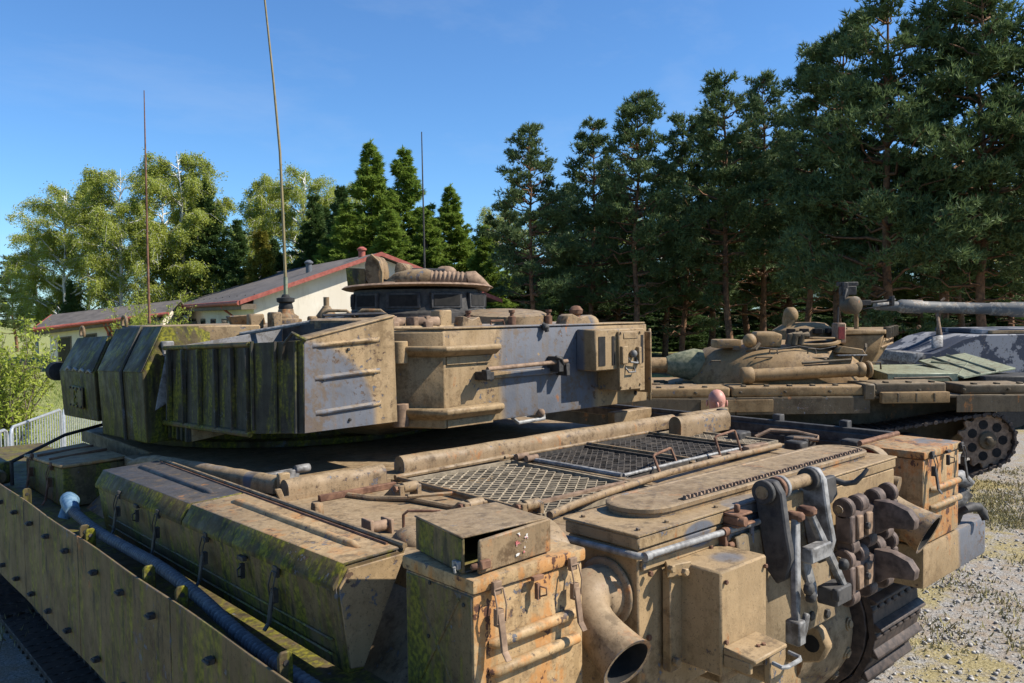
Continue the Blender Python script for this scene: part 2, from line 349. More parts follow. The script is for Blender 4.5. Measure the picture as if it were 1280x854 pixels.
# rods framing the dark grilles
MB().tube([(3.17, 3.47, 1.765), (3.19, 2.67, 1.76)], .011, 8).tube([(3.205, 3.44, 1.762), (3.225, 2.66, 1.757)], .008, 8).tube([(3.2, 2.665, 1.76), (3.80, 2.685, 1.76), (4.44, 2.68, 1.76)], .009, 8).build('grille_frame', M['pipe'], tank)
MB().tube([(3.795, 3.45, 1.762), (3.80, 2.69, 1.758)], .013, 8).tube([(4.42, 3.46, 1.762), (4.425, 2.69, 1.758)], .011, 8).tube([(3.1, 3.455, 1.765), (4.44, 3.465, 1.765)], .010, 8).build('grille_frame', M['deck'], tank)
for yy in (3.30, 3.38): MB().cyl((3.12, yy, 1.775), (3.20, yy - .005, 1.775), .018, 12).build('hinge_knuckle', M['rust_pink'], tank)
for (a, b) in (((3.44, 2.62, 1.74), (3.70, 2.70, 1.74)), ((3.98, 2.60, 1.74), (4.28, 2.66, 1.74))):
    a = Vector(a); b = Vector(b); h = Vector((.02, .06, .085 if a.x < 3.9 else .125))
    MB().tube([a, a + h * .97, a + h + (b - a) * .06, b + h - (b - a) * .06, b + h * .97, b], .0075, 8).build('lift_handle', M['rust'], tank)
m = MB(); m.tube([(2.36, 2.36, 1.76), (2.55, 2.40, 1.765), (2.86, 2.45, 1.768), (3.38, 2.52, 1.768), (3.8, 2.545, 1.765), (4.20, 2.56, 1.762), (4.56, 2.57, 1.76)], .017, 10)
m.build('deck_rail', M['deck'], tank)
m = MB(); m.tube([(2.36, 2.47, 1.757), (2.36, 3.44, 1.757)], .012, 8); m.tube([(2.36, 3.47, 1.757), (3.14, 3.47, 1.765)], .014, 8); m.build('deck_rail', M['deck'], tank)
m = MB(); m.box(2.5, 4.45, 2.60, 2.625, 1.729, 1.748); m.box(2.45, 3.1, 3.50, 3.52, 1.741, 1.758); m.build('deck_strip', M['rust_pink'], tank, .003)
for (x, y) in [(2.175, 3.14), (2.17, 2.66), (2.33, 2.48)]:
    m = MB(); m.prism([(y - .03, 1.735), (y + .11, 1.735), (y + .02, 1.80), (y - .03, 1.80)], 'x', x - .035, x - .005)
    m.cyl((x - .01, y - .01, 1.785), (x + .075, y - .01, 1.785), .024, 14)
    m.box(x + .06, x + .085, y - .035, y + .03, 1.735, 1.795)
    m.build('hinge_bracket', M['deck'], tank, .003)
    MB().cyl((x - .05, y - .01, 1.785), (x - .036, y - .01, 1.785), .014, 6).build('hinge_bolt', M['rust'], tank)
m = MB(); m.hexa([(1.69, 3.08, 1.73), (1.74, 3.09, 1.73), (1.74, 3.13, 1.73), (1.69, 3.13, 1.73), (1.695, 3.085, 1.80), (1.735, 3.09, 1.795), (1.735, 3.125, 1.795), (1.695, 3.125, 1.80)]); m.build('stop_block', M['deck'], tank, .004)
m = MB(); m.box(1.70, 1.716, 2.67, 2.74, 1.73, 1.80); m.cyl((1.716, 2.70, 1.765), (1.80, 2.70, 1.765), .022, 10); m.box(1.79, 1.805, 2.665, 2.74, 1.73, 1.79); m.build('stop_block', M['rust_pink'], tank, .003)
m = MB(); m.ball((1.80, 2.52, 1.735), .085, 16, 10, (1, 1.15, .62)); m.build('vent_dome', M['exh'], tank)
m = MB(); m.tube([(1.845, 2.66, 1.74), (1.845, 2.66, 1.80), (1.86, 2.65, 1.815), (1.95, 2.56, 1.815), (1.965, 2.545, 1.80), (1.965, 2.54, 1.74)], .006, 8); m.build('lift_handle', M['rust'], tank)
m = MB(); m.tube([(1.98, 3.42, 1.745), (2.05, 3.2, 1.745), (2.15, 3.05, 1.75), (2.2, 2.8, 1.745), (2.33, 2.62, 1.75)], .013, 8); m.tube([(2.32, 2.95, 1.765), (2.12, 3.02, 1.77)], .010, 6); m.build('deck_conduit', M['deck'], tank)
m = MB(); m.box(1.86, 2.28, 3.34, 3.365, 1.735, 1.765); m.build('deck_strip', M['rust'], tank, .003)
for bxs in ((4.30, 4.52, 2.62, 2.67, 1.735, 1.775), (4.05, 4.16, 2.585, 2.62, 1.735, 1.775), (3.9, 3.98, 2.60, 2.63, 1.735, 1.77)): MB().box(*bxs).build('hinge_bracket', M['rust_pink'], tank, .004)
bolts([(x, 3.53 + .01 * (i % 3), 1.741) for i, x in enumerate(np.arange(2.5, 4.5, .19))] + [(x, 2.30, 1.731) for x in np.arange(2.45, 4.5, .31)], (0, 0, 1), .012, .012, M['rust'], tank)

# splash tubes in front of the engine deck, slightly dented
def half_tube(p0, p1, r, mat, name, low=0.0):
    p0 = Vector(p0); p1 = Vector(p1); d = (p1 - p0).normalized(); a = Vector((0, 0, 1)); b = d.cross(a).normalized(); RR = []
    k = 14
    for i in range(k + 1):
        c = p0.lerp(p1, i / k) + Vector((0, 0, rng.uniform(-.003, .003))) + b * rng.uniform(-.002, .002); ring = []
        for j in range(9):
            th = math.pi * j / 8; ring.append(c + b * math.cos(th) * r + a * (math.sin(th) * r))
        ring += [c - b * r - a * (r * .9 + low), c + b * r - a * (r * .9 + low)]
        RR.append(ring)
    return MB().rings(RR).build(name, mat, tank, 0, smooth=50)
half_tube((2.49, 3.62, 1.785), (4.88, 3.61, 1.785), .048, M['deck'], 'splash_tube')
half_tube((1.77, 3.51, 1.785), (2.30, 3.50, 1.785), .045, M['deck'], 'splash_tube', .03)
half_tube((4.47, 3.28, 1.83), (5.04, 3.27, 1.83), .05, M['deck'], 'splash_tube', .04)
m = half_tube((1.80, 3.61, 1.785), (1.59, 4.66, 1.785), .042, M['sand'], 'splash_tube')
MB().tube([(1.59, 4.66, 1.785), (1.545, 4.76, 1.775), (1.50, 4.82, 1.755)], [.042, .036, .026], 10).build('splash_tube', M['sand'], tank)
m = MB(); m.box(1.775, 1.83, 3.565, 3.60, 1.735, 1.845); m.build('tube_end_plate', M['sand'], tank, .004)
MB().lathe([(.012, 0), (.012, .004)], (1.80, 3.563, 1.80), (0, -1, 0), 12).build('end_hole', M['soot_hole_black'], tank)  # black disc painted for the dark of the hole
m = MB(); m.hexa([(1.77, 3.46, 1.64), (1.79, 3.46, 1.64), (1.79, 3.475, 1.64), (1.77, 3.475, 1.64), (1.70, 3.46, 1.80), (1.73, 3.46, 1.80), (1.73, 3.475, 1.80), (1.70, 3.475, 1.80)]); m.box(1.74, 2.33, 3.462, 3.472, 1.70, 1.76); m.build('tube_support', M['deck'], tank, .003)
m = MB(); m.prism([(1.73, 3.82), (1.76, 3.86), (2.0, 3.88), (2.02, 3.83)], 'z', 1.74, 1.80); m.cyl((2.0, 3.84, 1.80), (2.08, 3.84, 1.80), .022, 10); m.build('hinge_bracket', M['steel'], tank, .004)

# centre box over the gearbox ------------------------------------
CB = M['sand']
m = MB()
m.box(2.11, 4.115, 1.70, 2.02, 1.27, 1.800)
m.box(2.105, 4.12, 1.694, 2.03, 1.803, 1.848)
cbox = m.build('rear_armour_box', CB, tank, .006)
MB().box(2.1, 4.125, 1.69, 2.035, 1.848, 1.858).build('box_cap', CB, cbox, .003)
def stadium(x0, x1, y0, y1, z, n=10):
    r = (y1 - y0) / 2; cy = (y0 + y1) / 2; P = []
    for k in range(n + 1): th = math.pi / 2 + math.pi * k / n; P.append((x0 + r + r * math.cos(th), cy + r * math.sin(th), z))
    for k in range(n + 1): th = -math.pi / 2 + math.pi * k / n; P.append((x1 - r + r * math.cos(th), cy + r * math.sin(th), z))
    return P
x0, x1, y0, y1 = 2.25, 4.06, 1.765, 2.035
def shr(d, z): return stadium(x0 + d, x1 - d, y0 + d, y1 - d, z)
cover = MB().rings([shr(.008, 1.858), shr(.008, 1.872), shr(0, 1.876), shr(0, 1.890), shr(.006, 1.894), shr(.02, 1.894), shr(.024, 1.890)]).build('oval_cover', M['deck'], cbox, 0, smooth=35)
m = MB(); m.box(2.50, 3.98, 1.788, 1.822, 1.8895, 1.8935); m.build('chain_bed', M['soot_hole_black'], cbox)
m = MB()
for i in range(62):
    x = 2.51 + i * .0236; s_ = 1 if i % 2 else -1
    m.hexa([(x, 1.793, 1.892), (x + .017, 1.797 + .004 * s_, 1.892), (x + .017, 1.817, 1.892), (x, 1.813 + .004 * s_, 1.892), (x + .004, 1.797, 1.905), (x + .014, 1.799, 1.903 + .003 * s_), (x + .014, 1.813, 1.905), (x + .004, 1.811, 1.903)])
m.build('chain_strip', M['rust_pink'], cbox, 0, smooth=0)
bolts([(2.15, 1.73, 1.858), (2.15, 1.98, 1.858), (2.3, 1.725, 1.858), (2.6, 1.725, 1.858), (2.9, 1.725, 1.858)], (0, 0, 1), .009, .009, M['deck'], cbox)
# conduit round the box
m = MB(); m.tube([(2.085, 2.0, 1.79), (2.085, 1.72, 1.793), (2.088, 1.685, 1.793), (2.105, 1.668, 1.793), (2.14, 1.664, 1.793), (2.48, 1.664, 1.787), (2.74, 1.664, 1.782), (2.9, 1.664, 1.778)], .0118, 12)
conduit = m.build('conduit', M['pipe'], tank, smooth=60)
for q, r in (((2.11, 1.662, 1.793), .016), ((2.565, 1.664, 1.785), .017)):
    MB().cyl((q[0] - .014, q[1], q[2]), (q[0] + .014, q[1], q[2]), r, 14).build('pipe_clamp', M['rust'] if q[0] > 2.4 else M['pipe'], conduit)
m = MB(); m.box(2.555, 2.575, 1.655, 1.70, 1.70, 1.785); m.cyl((2.575, 1.655, 1.735), (2.60, 1.652, 1.735), .011, 8); m.build('clamp_foot', M['rust'], conduit, .002)
MB().tube([(2.745, 1.664, 1.78), (2.745, 1.664, 1.64)], .010, 8).build('conduit_drop', M['sand_clean'], conduit)
MB().box(2.118, 2.9, 1.684, 1.699, 1.735, 1.765).build('seam_strip', CB, cbox, .003)
bolts([(2.15, 1.684, 1.722), (2.50, 1.684, 1.735), (2.36, 1.69, 1.71), (2.16, 1.699, 1.50)], (0, -1, 0), .010, .012, M['rust'], cbox)
# rusty clevis on the box
m = MB(); m.box(2.60, 2.70, 1.63, 1.70, 1.835, 1.845); m.box(2.60, 2.72, 1.63, 1.70, 1.795, 1.805); m.box(2.60, 2.63, 1.63, 1.70, 1.805, 1.835); m.cyl((2.62, 1.61, 1.82), (2.62, 1.66, 1.82), .02, 10)
m.tube([(2.64, 1.66, 1.845), (2.64, 1.66, 1.875)], .012, 8); m.build('clevis', M['rust'], tank, .004)

# telephone box on the rear plate --------------------------------
m = MB(); m.box(2.29, 2.575, 1.50, 1.698, 1.385, 1.735)
pb = m.build('telephone_box', M['sand_clean'], tank, .007)
m = MB(); m.box(2.225, 2.292, 1.655, 1.69, 1.37, 1.72); m.prism([(2.20, 1.65), (2.30, 1.62), (2.30, 1.655), (2.24, 1.69)], 'z', 1.70, 1.745); m.build('mounting_flange', M['sand'], pb, .004)
bolts([(2.31, 1.497, 1.70), (2.31, 1.497, 1.50), (2.555, 1.497, 1.70)], (0, -1, 0), .008, .010, M['rust'], pb)
bolts([(2.25, 1.62, 1.72), (2.21, 1.645, 1.735), (2.24, 1.65, 1.41)], (0, -1, 0), .014, .018, M['sand_clean'], pb)
m = MB(); m.hexa([(2.30, 1.38, 1.46), (2.50, 1.38, 1.46), (2.50, 1.50, 1.46), (2.30, 1.50, 1.46), (2.30, 1.38, 1.475), (2.50, 1.38, 1.475), (2.50, 1.50, 1.485), (2.30, 1.50, 1.485)])
m.box(2.40, 2.50, 1.385, 1.41, 1.30, 1.46); m.box(2.30, 2.32, 1.40, 1.50, 1.42, 1.462); m.build('step_bracket', M['sand_clean'], pb, .004)
MB().tube([(2.40, 1.378, 1.44), (2.40, 1.345, 1.435), (2.42, 1.335, 1.434), (2.50, 1.335, 1.434), (2.515, 1.345, 1.435), (2.515, 1.385, 1.44)], .0075, 8).build('bracket_handle', M['pipe'], pb)
bolts([(2.40, 1.43, 1.478), (2.425, 1.425, 1.478)], (0, 0, 1), .008, .008, M['rust'], pb)
MB().tube([(2.33, 1.45, 1.43), (2.42, 1.42, 1.43)], .012, 8).build('bracket_pin', M['sand_clean'], pb)

# lower rear plate, towing eyes, final drives ---------------------
m = MB(); m.prism([(2.10, 1.30), (2.16, .62), (2.3, .50), (2.3, 1.30)], 'x', 2.12, 4.10); lower = m.build('lower_rear_plate', M['drive'], tank, .006)
for x in (2.55, 3.62):
    m = MB(); m.prism([(2.12, 1.18), (1.82, 1.10), (1.78, 1.02), (1.82, .94), (2.14, .84)], 'x', x - .03, x + .03); e = m.build('towing_eye', M['sand'], tank, .01)
    MB().cyl((x - .034, 1.86, 1.02), (x + .034, 1.86, 1.02), .04, 16).build('eye_hole', M['soot_hole_black'], e)  # solid black plug drawn for the shaded bore
m = MB(); m.box(3.05, 3.35, 2.0, 2.14, .95, 1.08); m.cyl((3.2, 2.0, 1.01), (3.2, 1.82, 1.01), .05, 14); m.build('tow_hook', M['sand'], tank, .008)
for sx, xs in ((1, 4.06), (-1, 2.14)):
    m = MB(); m.lathe([(.10, .40), (.30, .39), (.37, .36), (.40, .30), (.41, .20), (.40, .06), (.37, 0), (.34, -.12)][::-1], (xs, 2.42, .82), (sx, 0, 0), 32)
    fd = m.build('final_drive', M['drive'], tank, 0, smooth=30)
    for a in np.arange(.2, 6.3, .40):
        q = (xs + sx * .24, 2.42 + .405 * math.cos(a), .82 + .405 * math.sin(a)); MB().lathe([(.034, -.01), (.034, .010), (.022, .012), (.022, .020), (.010, .022)], q, (0, math.cos(a), math.sin(a)), 10).build('drive_stud', M['drive'], fd)

# tracks: rounded loop, individual shoes share one mesh -----------
def loop_path(pts, step):
    P = [Vector(q) for q in pts]; L = [0]
    for a, b in zip(P, P[1:] + P[:1]): L.append(L[-1] + (b - a).length)
    n = int(L[-1] / step); out = []
    for i in range(n):
        s = L[-1] * i / n; k = max(j for j in range(len(P)) if L[j] <= s); a, b = P[k], P[(k + 1) % len(P)]
        out.append((a.lerp(b, (s - L[k]) / max(1e-6, L[k + 1] - L[k])), (b - a).normalized()))
    return out
def track_loop(c0, r0, c1, r1, zb, n=14):
    pts = []
    for k in range(n + 1): th = math.pi / 2 + math.pi * .86 * k / n; pts.append((0, c0[0] + r0 * math.cos(th), c0[1] + r0 * math.sin(th)))
    pts += [(0, c0[0] + .75, zb), (0, c1[0] - .75, zb)]
    for k in range(n + 1): th = -math.pi * .36 + math.pi * .86 * k / n; pts.append((0, c1[0] + r1 * math.cos(th), c1[1] + r1 * math.sin(th)))
    return pts
def shoe_mesh():
    m = MB(); m.box(-.30, .30, -.066, .066, -.02, .02)
    m.hexa([(-.30, -.05, .02), (.30, -.05, .02), (.30, .0, .02), (-.30, .0, .02), (-.30, -.045, .06), (.30, -.045, .06), (.30, -.03, .06), (-.30, -.03, .06)])
    for x in np.arange(-.27, .28, .09): m.cyl((x - .03, .066, 0), (x + .03, .066, 0), .026, 8)
    m.prism([(-.03, -.02), (.03, -.02), (.012, -.11), (-.012, -.11)], 'x', -.05, .05)
    return m.build('track_link', M['track'], None, .004)
shoe = shoe_mesh(); first = True
for xc in (1.70, 4.72):
    path = loop_path(track_loop((2.42, .82), .475, (8.6, .82), .42, .06), .138)
    for q, t in path:
        if xc > 3 and q.y > 4.6: continue
        if xc < 3 and q.y < 4.0: continue
        if first: o = shoe; adopt(o, tank); first = False
        else: o = link('track_link', shoe.data, tank)
        nrm = -Vector((1, 0, 0)).cross(t); t = -t
        o.matrix_basis = Matrix(((1, 0, 0, xc), (0, t.y, nrm.y, q.y), (0, t.z, nrm.z, q.z), (0, 0, 0, 1)))
for xc in (1.70, 4.72):
    for i in range(6):
        m = MB(); m.lathe([(.12, 0), (.39, .01), (.40, .03), (.40, .13), (.39, .15), (.12, .16)], (xc - .08, 3.15 + i * .92, .50), (1, 0, 0), 24); wv = m.build('road_wheel', M['rubber'], tank, 0, smooth=30)
        MB().lathe([(.30, 0), (.25, .03), (.08, .05)], (xc + (.08 if xc > 3 else -.08), 3.15 + i * .92, .50), (1 if xc > 3 else -1, 0, 0), 20).build('wheel_disc', M['sand'], wv)

# track guards -----------------------------------------------------
m = MB(); m.box(1.085, 1.66, 1.66, 6.4, 1.425, 1.445); m.box(1.085, 1.9, 6.41, 8.6, 1.40, 1.42); m.build('track_guard', M['cheek'], tank, .003)
m = MB(); m.box(4.78, 5.20, 2.35, 8.6, 1.355, 1.375); m.build('track_guard', M['sand'], tank, .003)
m = MB(); m.prism([(4.385, 1.66), (4.385, 2.36), (5.30, 2.36), (5.335, 2.30), (5.34, 1.70), (5.30, 1.66)], 'z', 1.13, 1.352)
mg = m.build('rear_mudguard', M['sand_clean'], tank, .016, 2)
MB().box(4.118, 4.382, 1.95, 2.36, 1.12, 1.36).build('guard_infill', M['drive'], tank, .006)
MB().lathe([(.20, 0), (.45, .01), (.455, .09), (.30, .10)], (4.40, 2.42, .82), (1, 0, 0), 28).build('drive_sprocket', M['track'], tank, .004)
m = MB(); m.box(1.14, 1.36, 1.70, 2.10, 1.20, 1.40); m.box(1.36, 1.52, 2.0, 2.38, 1.39, 1.412); m.build('rear_mudguard', M['moss'], tank, .01)
# hook and rounded lamp guard on the right mudguard
m = MB(); m.tube([(4.99, 1.72, 1.35), (4.99, 1.70, 1.42), (5.0, 1.67, 1.445), (5.06, 1.655, 1.45), (5.12, 1.64, 1.44), (5.135, 1.62, 1.41), (5.13, 1.605, 1.37)], [.022, .024, .025, .028, .028, .026, .02], 10); m.build('tie_down_hook', M['dark'], tank)
lg = MB().tube([(5.30, 1.99, 1.37), (5.40, 1.93, 1.375), (5.50, 1.88, 1.39), (5.545, 1.855, 1.43), (5.55, 1.85, 1.48), (5.51, 1.87, 1.52), (5.42, 1.92, 1.525), (5.28, 2.0, 1.52)], [.05, .055, .055, .052, .05, .05, .05, .045], 14).build('lamp_guard', M['steel'], tank, 0, smooth=60)
m = MB(); m.box(5.02, 5.36, 1.80, 1.98, 1.40, 1.42); m.box(5.05, 5.3, 1.86, 1.9, 1.42, 1.48); m.build('lamp_bracket', M['dark'], tank, .004)

# rear bins with ribs and latches ----------------------------------
def rear_bin(xa, xb, ya, yb, za, zb, mat, name='rear_bin'):
    b = MB().box(xa, xb, ya, yb, za, zb - .042).build(name, mat, tank, .012, 2)
    lid = MB().box(xa - .008, xb + .006, ya - .010, yb + .006, zb - .040, zb).build('lid', mat, b, .010, 2)
    return b, lid
RX = (-1, 0, 0)
bl, lid = rear_bin(1.372, 1.80, 1.662, 1.975, 1.20, 1.888, M['sand_rust'])
MBL = M['sand_rust']
for z in (1.70, 1.622):
    m = MB(); m.tube([(1.425, 1.662, z), (1.44, 1.650, z), (1.76, 1.650, z + .004), (1.772, 1.662, z + .004)], [.010, .0165, .0165, .010], 10); m.build('rib', MBL, bl, smooth=60)
latch((1.437, 1.648, 1.842), (1, 0, 0), (0, 0, 1), (0, -1, 0), M['rust_pink'], bl, 1.05); latch((1.735, 1.648, 1.842), (1, 0, 0), (0, 0, 1), (0, -1, 0), M['rust_pink'], bl, 1.05)
hasp((1.59, 1.648, 1.842), (1, 0, 0), (0, 0, 1), (0, -1, 0), M['rust'], bl)
bolts([(1.370, 1.70, 1.81), (1.370, 1.85, 1.835), (1.370, 1.86, 1.68), (1.370, 1.93, 1.86)], (-1, 0, 0), .006, .004, M['dark'], bl)
m = MB()
for a, b in (((1.82, 1.93), (1.50, 1.70)), ((1.82, 1.72), (1.50, 1.93))):
    m.tube([(1.3715, a[1], a[0]), (1.3705, (a[1] + b[1]) / 2, (a[0] + b[0]) / 2), (1.3715, b[1], b[0])], .0045, 6)
m.build('pressed_cross', M['moss'], bl)
MB().box(1.3705, 1.376, 1.668, 1.968, 1.21, 1.84).build('side_panel', M['moss'], bl, .003)
br, lid = rear_bin(4.375, 4.875, 1.662, 2.0, 1.362, 1.85, M['bin_rust'])
for z in (1.643, 1.548):
    m = MB(); m.tube([(4.465, 1.662, z), (4.48, 1.648, z), (4.84, 1.648, z), (4.855, 1.662, z)], [.012, .018, .018, .012], 10); m.build('rib', M['bin_rust'], br, smooth=60)
latch((4.44, 1.648, 1.815), (1, 0, 0), (0, 0, 1), (0, -1, 0), M['dark'], br, 1.1); latch((4.85, 1.648, 1.815), (1, 0, 0), (0, 0, 1), (0, -1, 0), M['dark'], br, 1.1); hasp((4.65, 1.648, 1.815), (1, 0, 0), (0, 0, 1), (0, -1, 0), M['dark'], br, 1.2)
MB().tube([(4.37, 1.99, 1.86), (4.86, 1.99, 1.86)], .014, 8).build('lid_hinge', M['rust'], br)

# exhaust elbows and drum ends --------------------------------------
def elbow(path, rad, mouth_n, name):
    m = MB(); m.tube(path, rad, 20)
    o = m.build(name, M['deck'], tank, 0, smooth=60); return o
def bez(p0, p1, p2, p3, n=14):
    return [tuple(((1 - t) ** 3) * a + 3 * (1 - t) ** 2 * t * b + 3 * (1 - t) * t * t * c + t ** 3 * d for a, b, c, d in zip(p0, p1, p2, p3)) for t in np.linspace(0, 1, n)]
def exhaust(s, xf, yf, zf, mouth, rm):
    fl = MB().lathe([(.118, 0), (.118, .012), (.108, .016)], (xf, yf, zf), (s, 0, 0), 28).build('exhaust_flange', M['exh'], tank, .003)
    MB().lathe([(.095, .016), (.092, .03), (.085, .034)], (xf, yf, zf), (s, 0, 0), 28).build('flange_collar', M['exh'], fl, 0)
    P = bez((xf, yf, zf), (xf + s * .13, yf - .01, zf + .02), (mouth[0] - s * .02, mouth[1] + .24, mouth[2] + .115), (mouth[0], mouth[1], mouth[2]), 16)
    rad = [.090, .090, .092, .092, .090, .087, .083, .079, .075, .072, .070, .069, .070, .074, .080, .088]
    rad = [r * rm for r in rad]
    # hollow: outer then back along the inside
    m = MB(); RRa = MB(); 
    d = (Vector(P[-1]) - Vector(P[-2])).normalized()
    P2 = P + [tuple(Vector(P[-1]) + d * .012)] + [tuple(Vector(P[-1]) + d * .010)] + P[::-1][1:7]
    r2 = rad + [rad[-1] * 1.06] + [rad[-1] * .90] + [x * .88 for x in rad[::-1][1:7]]
    # build ring by ring with a stable frame
    RR = []; up = Vector((0, 0, 1))
    for i, q in enumerate(P2):
        k = min(i, len(P) - 1) if i < len(P) + 2 else len(P) - 1 - (i - len(P) - 1)
        k = max(0, min(len(P) - 1, k)); t = (Vector(P[min(k + 1, len(P) - 1)]) - Vector(P[max(k - 1, 0)])).normalized()
        a = t.cross(up).normalized(); b = a.cross(t)
        RR.append([Vector(q) + a * math.cos(2 * math.pi * j / 24) * r2[i] + b * math.sin(2 * math.pi * j / 24) * r2[i] for j in range(24)])
    cut = len(P) + 2
    o = m.rings(RR[:cut], False).build('exhaust_pipe', M['exh'], tank, 0, smooth=55)
    MB().rings(RR[cut - 1:], False).build('pipe_lining', M['soot_hole_black'], o, 0, smooth=55)
    MB().lathe([(r2[-1] * .995, 0), (r2[-1] * .5, .001)], P2[-1], (Vector(P[6]) - Vector(P[9])), 20).build('pipe_bore', M['soot_hole_black'], o)
exhaust(-1, 2.10, 1.83, 1.64, (1.905, 1.585, 1.53), 1.0)
exhaust(1, 4.12, 1.93, 1.62, (4.225, 1.585, 1.475), 1.22)
for s, xa in ((-1, 1.86), (1, 4.14)):
    RR = []
    yc, zc, rr = (1.965, 1.755, .15) if s < 0 else (1.86, 1.77, .115)
    for x, r in ((xa, rr - .012), (xa, rr), (xa + .075, rr), (xa + .075, rr - .012)):
        RR.append([(x, yc + r * math.cos(t), zc + r * math.sin(t)) for t in np.linspace(0, 2 * math.pi, 32, endpoint=False)])
    n = 32; vs = [q for r in RR for q in r]; fs = [(k * n + i, k * n + (i + 1) % n, ((k + 1) % 4) * n + (i + 1) % n, ((k + 1) % 4) * n + i) for k in range(4) for i in range(n)]
    dr = MB().raw(vs, fs).build('silencer_ring', M['deck'], tank, .003)
    MB().lathe([(rr - .012, .02), (rr * .55, .035), (.02, .03)], (xa + .01, yc, zc), (1, 0, 0), 28).build('silencer_end', M['redlamp'] if s > 0 else M['deck'], dr)
MB().tube([(4.13, 1.93, 1.735), (4.16, 1.80, 1.72), (4.175, 1.70, 1.705)], [.03, .034, .042], 14).build('drain_pipe', M['deck'], tank)

# towing gear on the rear plate --------------------------------------
def arm(x0, x1, pts, mat, name='tow_arm'):
    return MB().prism(pts, 'x', x0, x1).build(name, mat, tank, .006)
A1 = [(1.685, 1.90), (1.65, 1.945), (1.60, 1.945), (1.57, 1.90), (1.55, 1.76), (1.53, 1.66), (1.55, 1.58), (1.59, 1.555), (1.63, 1.60), (1.66, 1.75)]
arm(2.795, 2.835, A1, M['darkgrey']); 
a2 = arm(3.13, 3.17, [(y + .005, z + .002) for y, z in A1], M['steel'])
MB().cyl((2.75, 1.625, 1.905), (3.15, 1.625, 1.905), .026, 14).build('tow_shaft', M['deck'], tank)
for xx, mt in ((2.755, M['dark']), (2.845, M['rust']), (2.875, M['steel']), (3.095, M['dark']), (3.125, M['steel'])):
    MB().lathe([(.046, 0), (.046, .022)], (xx, 1.625, 1.905), (1, 0, 0), 20).build('shaft_collar', mt, tank, .003)
MB().box(2.84, 3.13, 1.655, 1.69, 1.73, 1.85).build('crosshead', M['sand_clean'], tank, .006)
def bar(p0, p1, w, d, mat, name, parent=tank, bev=.005):
    p0 = Vector(p0); p1 = Vector(p1); t = (p1 - p0).normalized(); n = Vector((0, -1, 0)); u = t.cross(n).normalized(); n = u.cross(t).normalized()
    m = MB().frame(p0, u, t, n); L = (p1 - p0).length
    m.prism([(-w * .6, 0), (w * .6, 0), (w, L * .3), (w * .9, L * .7), (w * .7, L), (-w * .7, L), (-w, L * .7), (-w * .9, L * .3)], 'z', -d, d)
    return m.build(name, mat, parent, bev)
fr = bar((2.775, 1.50, 1.44), (2.885, 1.56, 1.80), .019, .014, M['steel'], 'tow_frame_leg')
bar((3.19, 1.50, 1.44), (2.985, 1.56, 1.81), .019, .014, M['steel'], 'tow_frame_leg')
MB().box(2.868, 2.912, 1.53, 1.60, 1.785, 1.82).build('frame_head', M['rust'], tank, .01); MB().box(2.958, 3.006, 1.53, 1.60, 1.79, 1.825).build('frame_head', M['rust'], tank, .01)
MB().box(2.90, 3.06, 1.50, 1.55, 1.625, 1.685).build('frame_tie', M['steel'], tank, .006)
m = MB(); m.box(3.07, 3.20, 1.485, 1.57, 1.42, 1.49); m.box(3.05, 3.09, 1.47, 1.5, 1.45, 1.5); m.build('frame_shoe', M['darkgrey'], tank, .006)
MB().box(2.75, 2.80, 1.47, 1.53, 1.36, 1.45).build('frame_shoe', M['steel'], tank, .006)
bar((2.80, 1.49, 1.37), (2.84, 1.49, 1.46), .018, .01, M['steel'], 'frame_link')
bar((3.03, 1.56, 1.45), (2.99, 1.58, 1.62), .03, .01, M['steel'], 'frame_link')
for q in ((2.81, 1.478, 1.565), (3.10, 1.485, 1.59), (2.83, 1.48, 1.53)):
    MB().lathe([(.024, 0), (.024, .02), (.012, .03)], q, (0, -1, 0), 8).build('frame_bolt', M['dark'], tank, .002)
MB().prism([(1.60, 1.30), (1.69, 1.26), (1.69, 1.75), (1.66, 1.75)], 'x', 2.64, 3.30).build('backing_plate', M['drive'], tank, .006)
bolts([(2.95, 1.615, 1.36), (3.1, 1.612, 1.35), (3.22, 1.605, 1.33)], (0, -1, 0), .02, .015, M['dark'], tank)
m = MB(); m.tube([(3.44, 1.69, 1.845), (3.46, 1.64, 1.83), (3.47, 1.60, 1.84), (3.48, 1.57, 1.875), (3.50, 1.56, 1.90)], [.014, .013, .012, .010, .008], 10); m.build('cable_hook', M['darkgrey'], tank)
MB().prism([(3.28, 1.87), (3.42, 1.87), (3.44, 1.78), (3.38, 1.75), (3.30, 1.76)], 'y', 1.66, 1.69).build('hook_plate', M['darkgrey'], tank, .006)
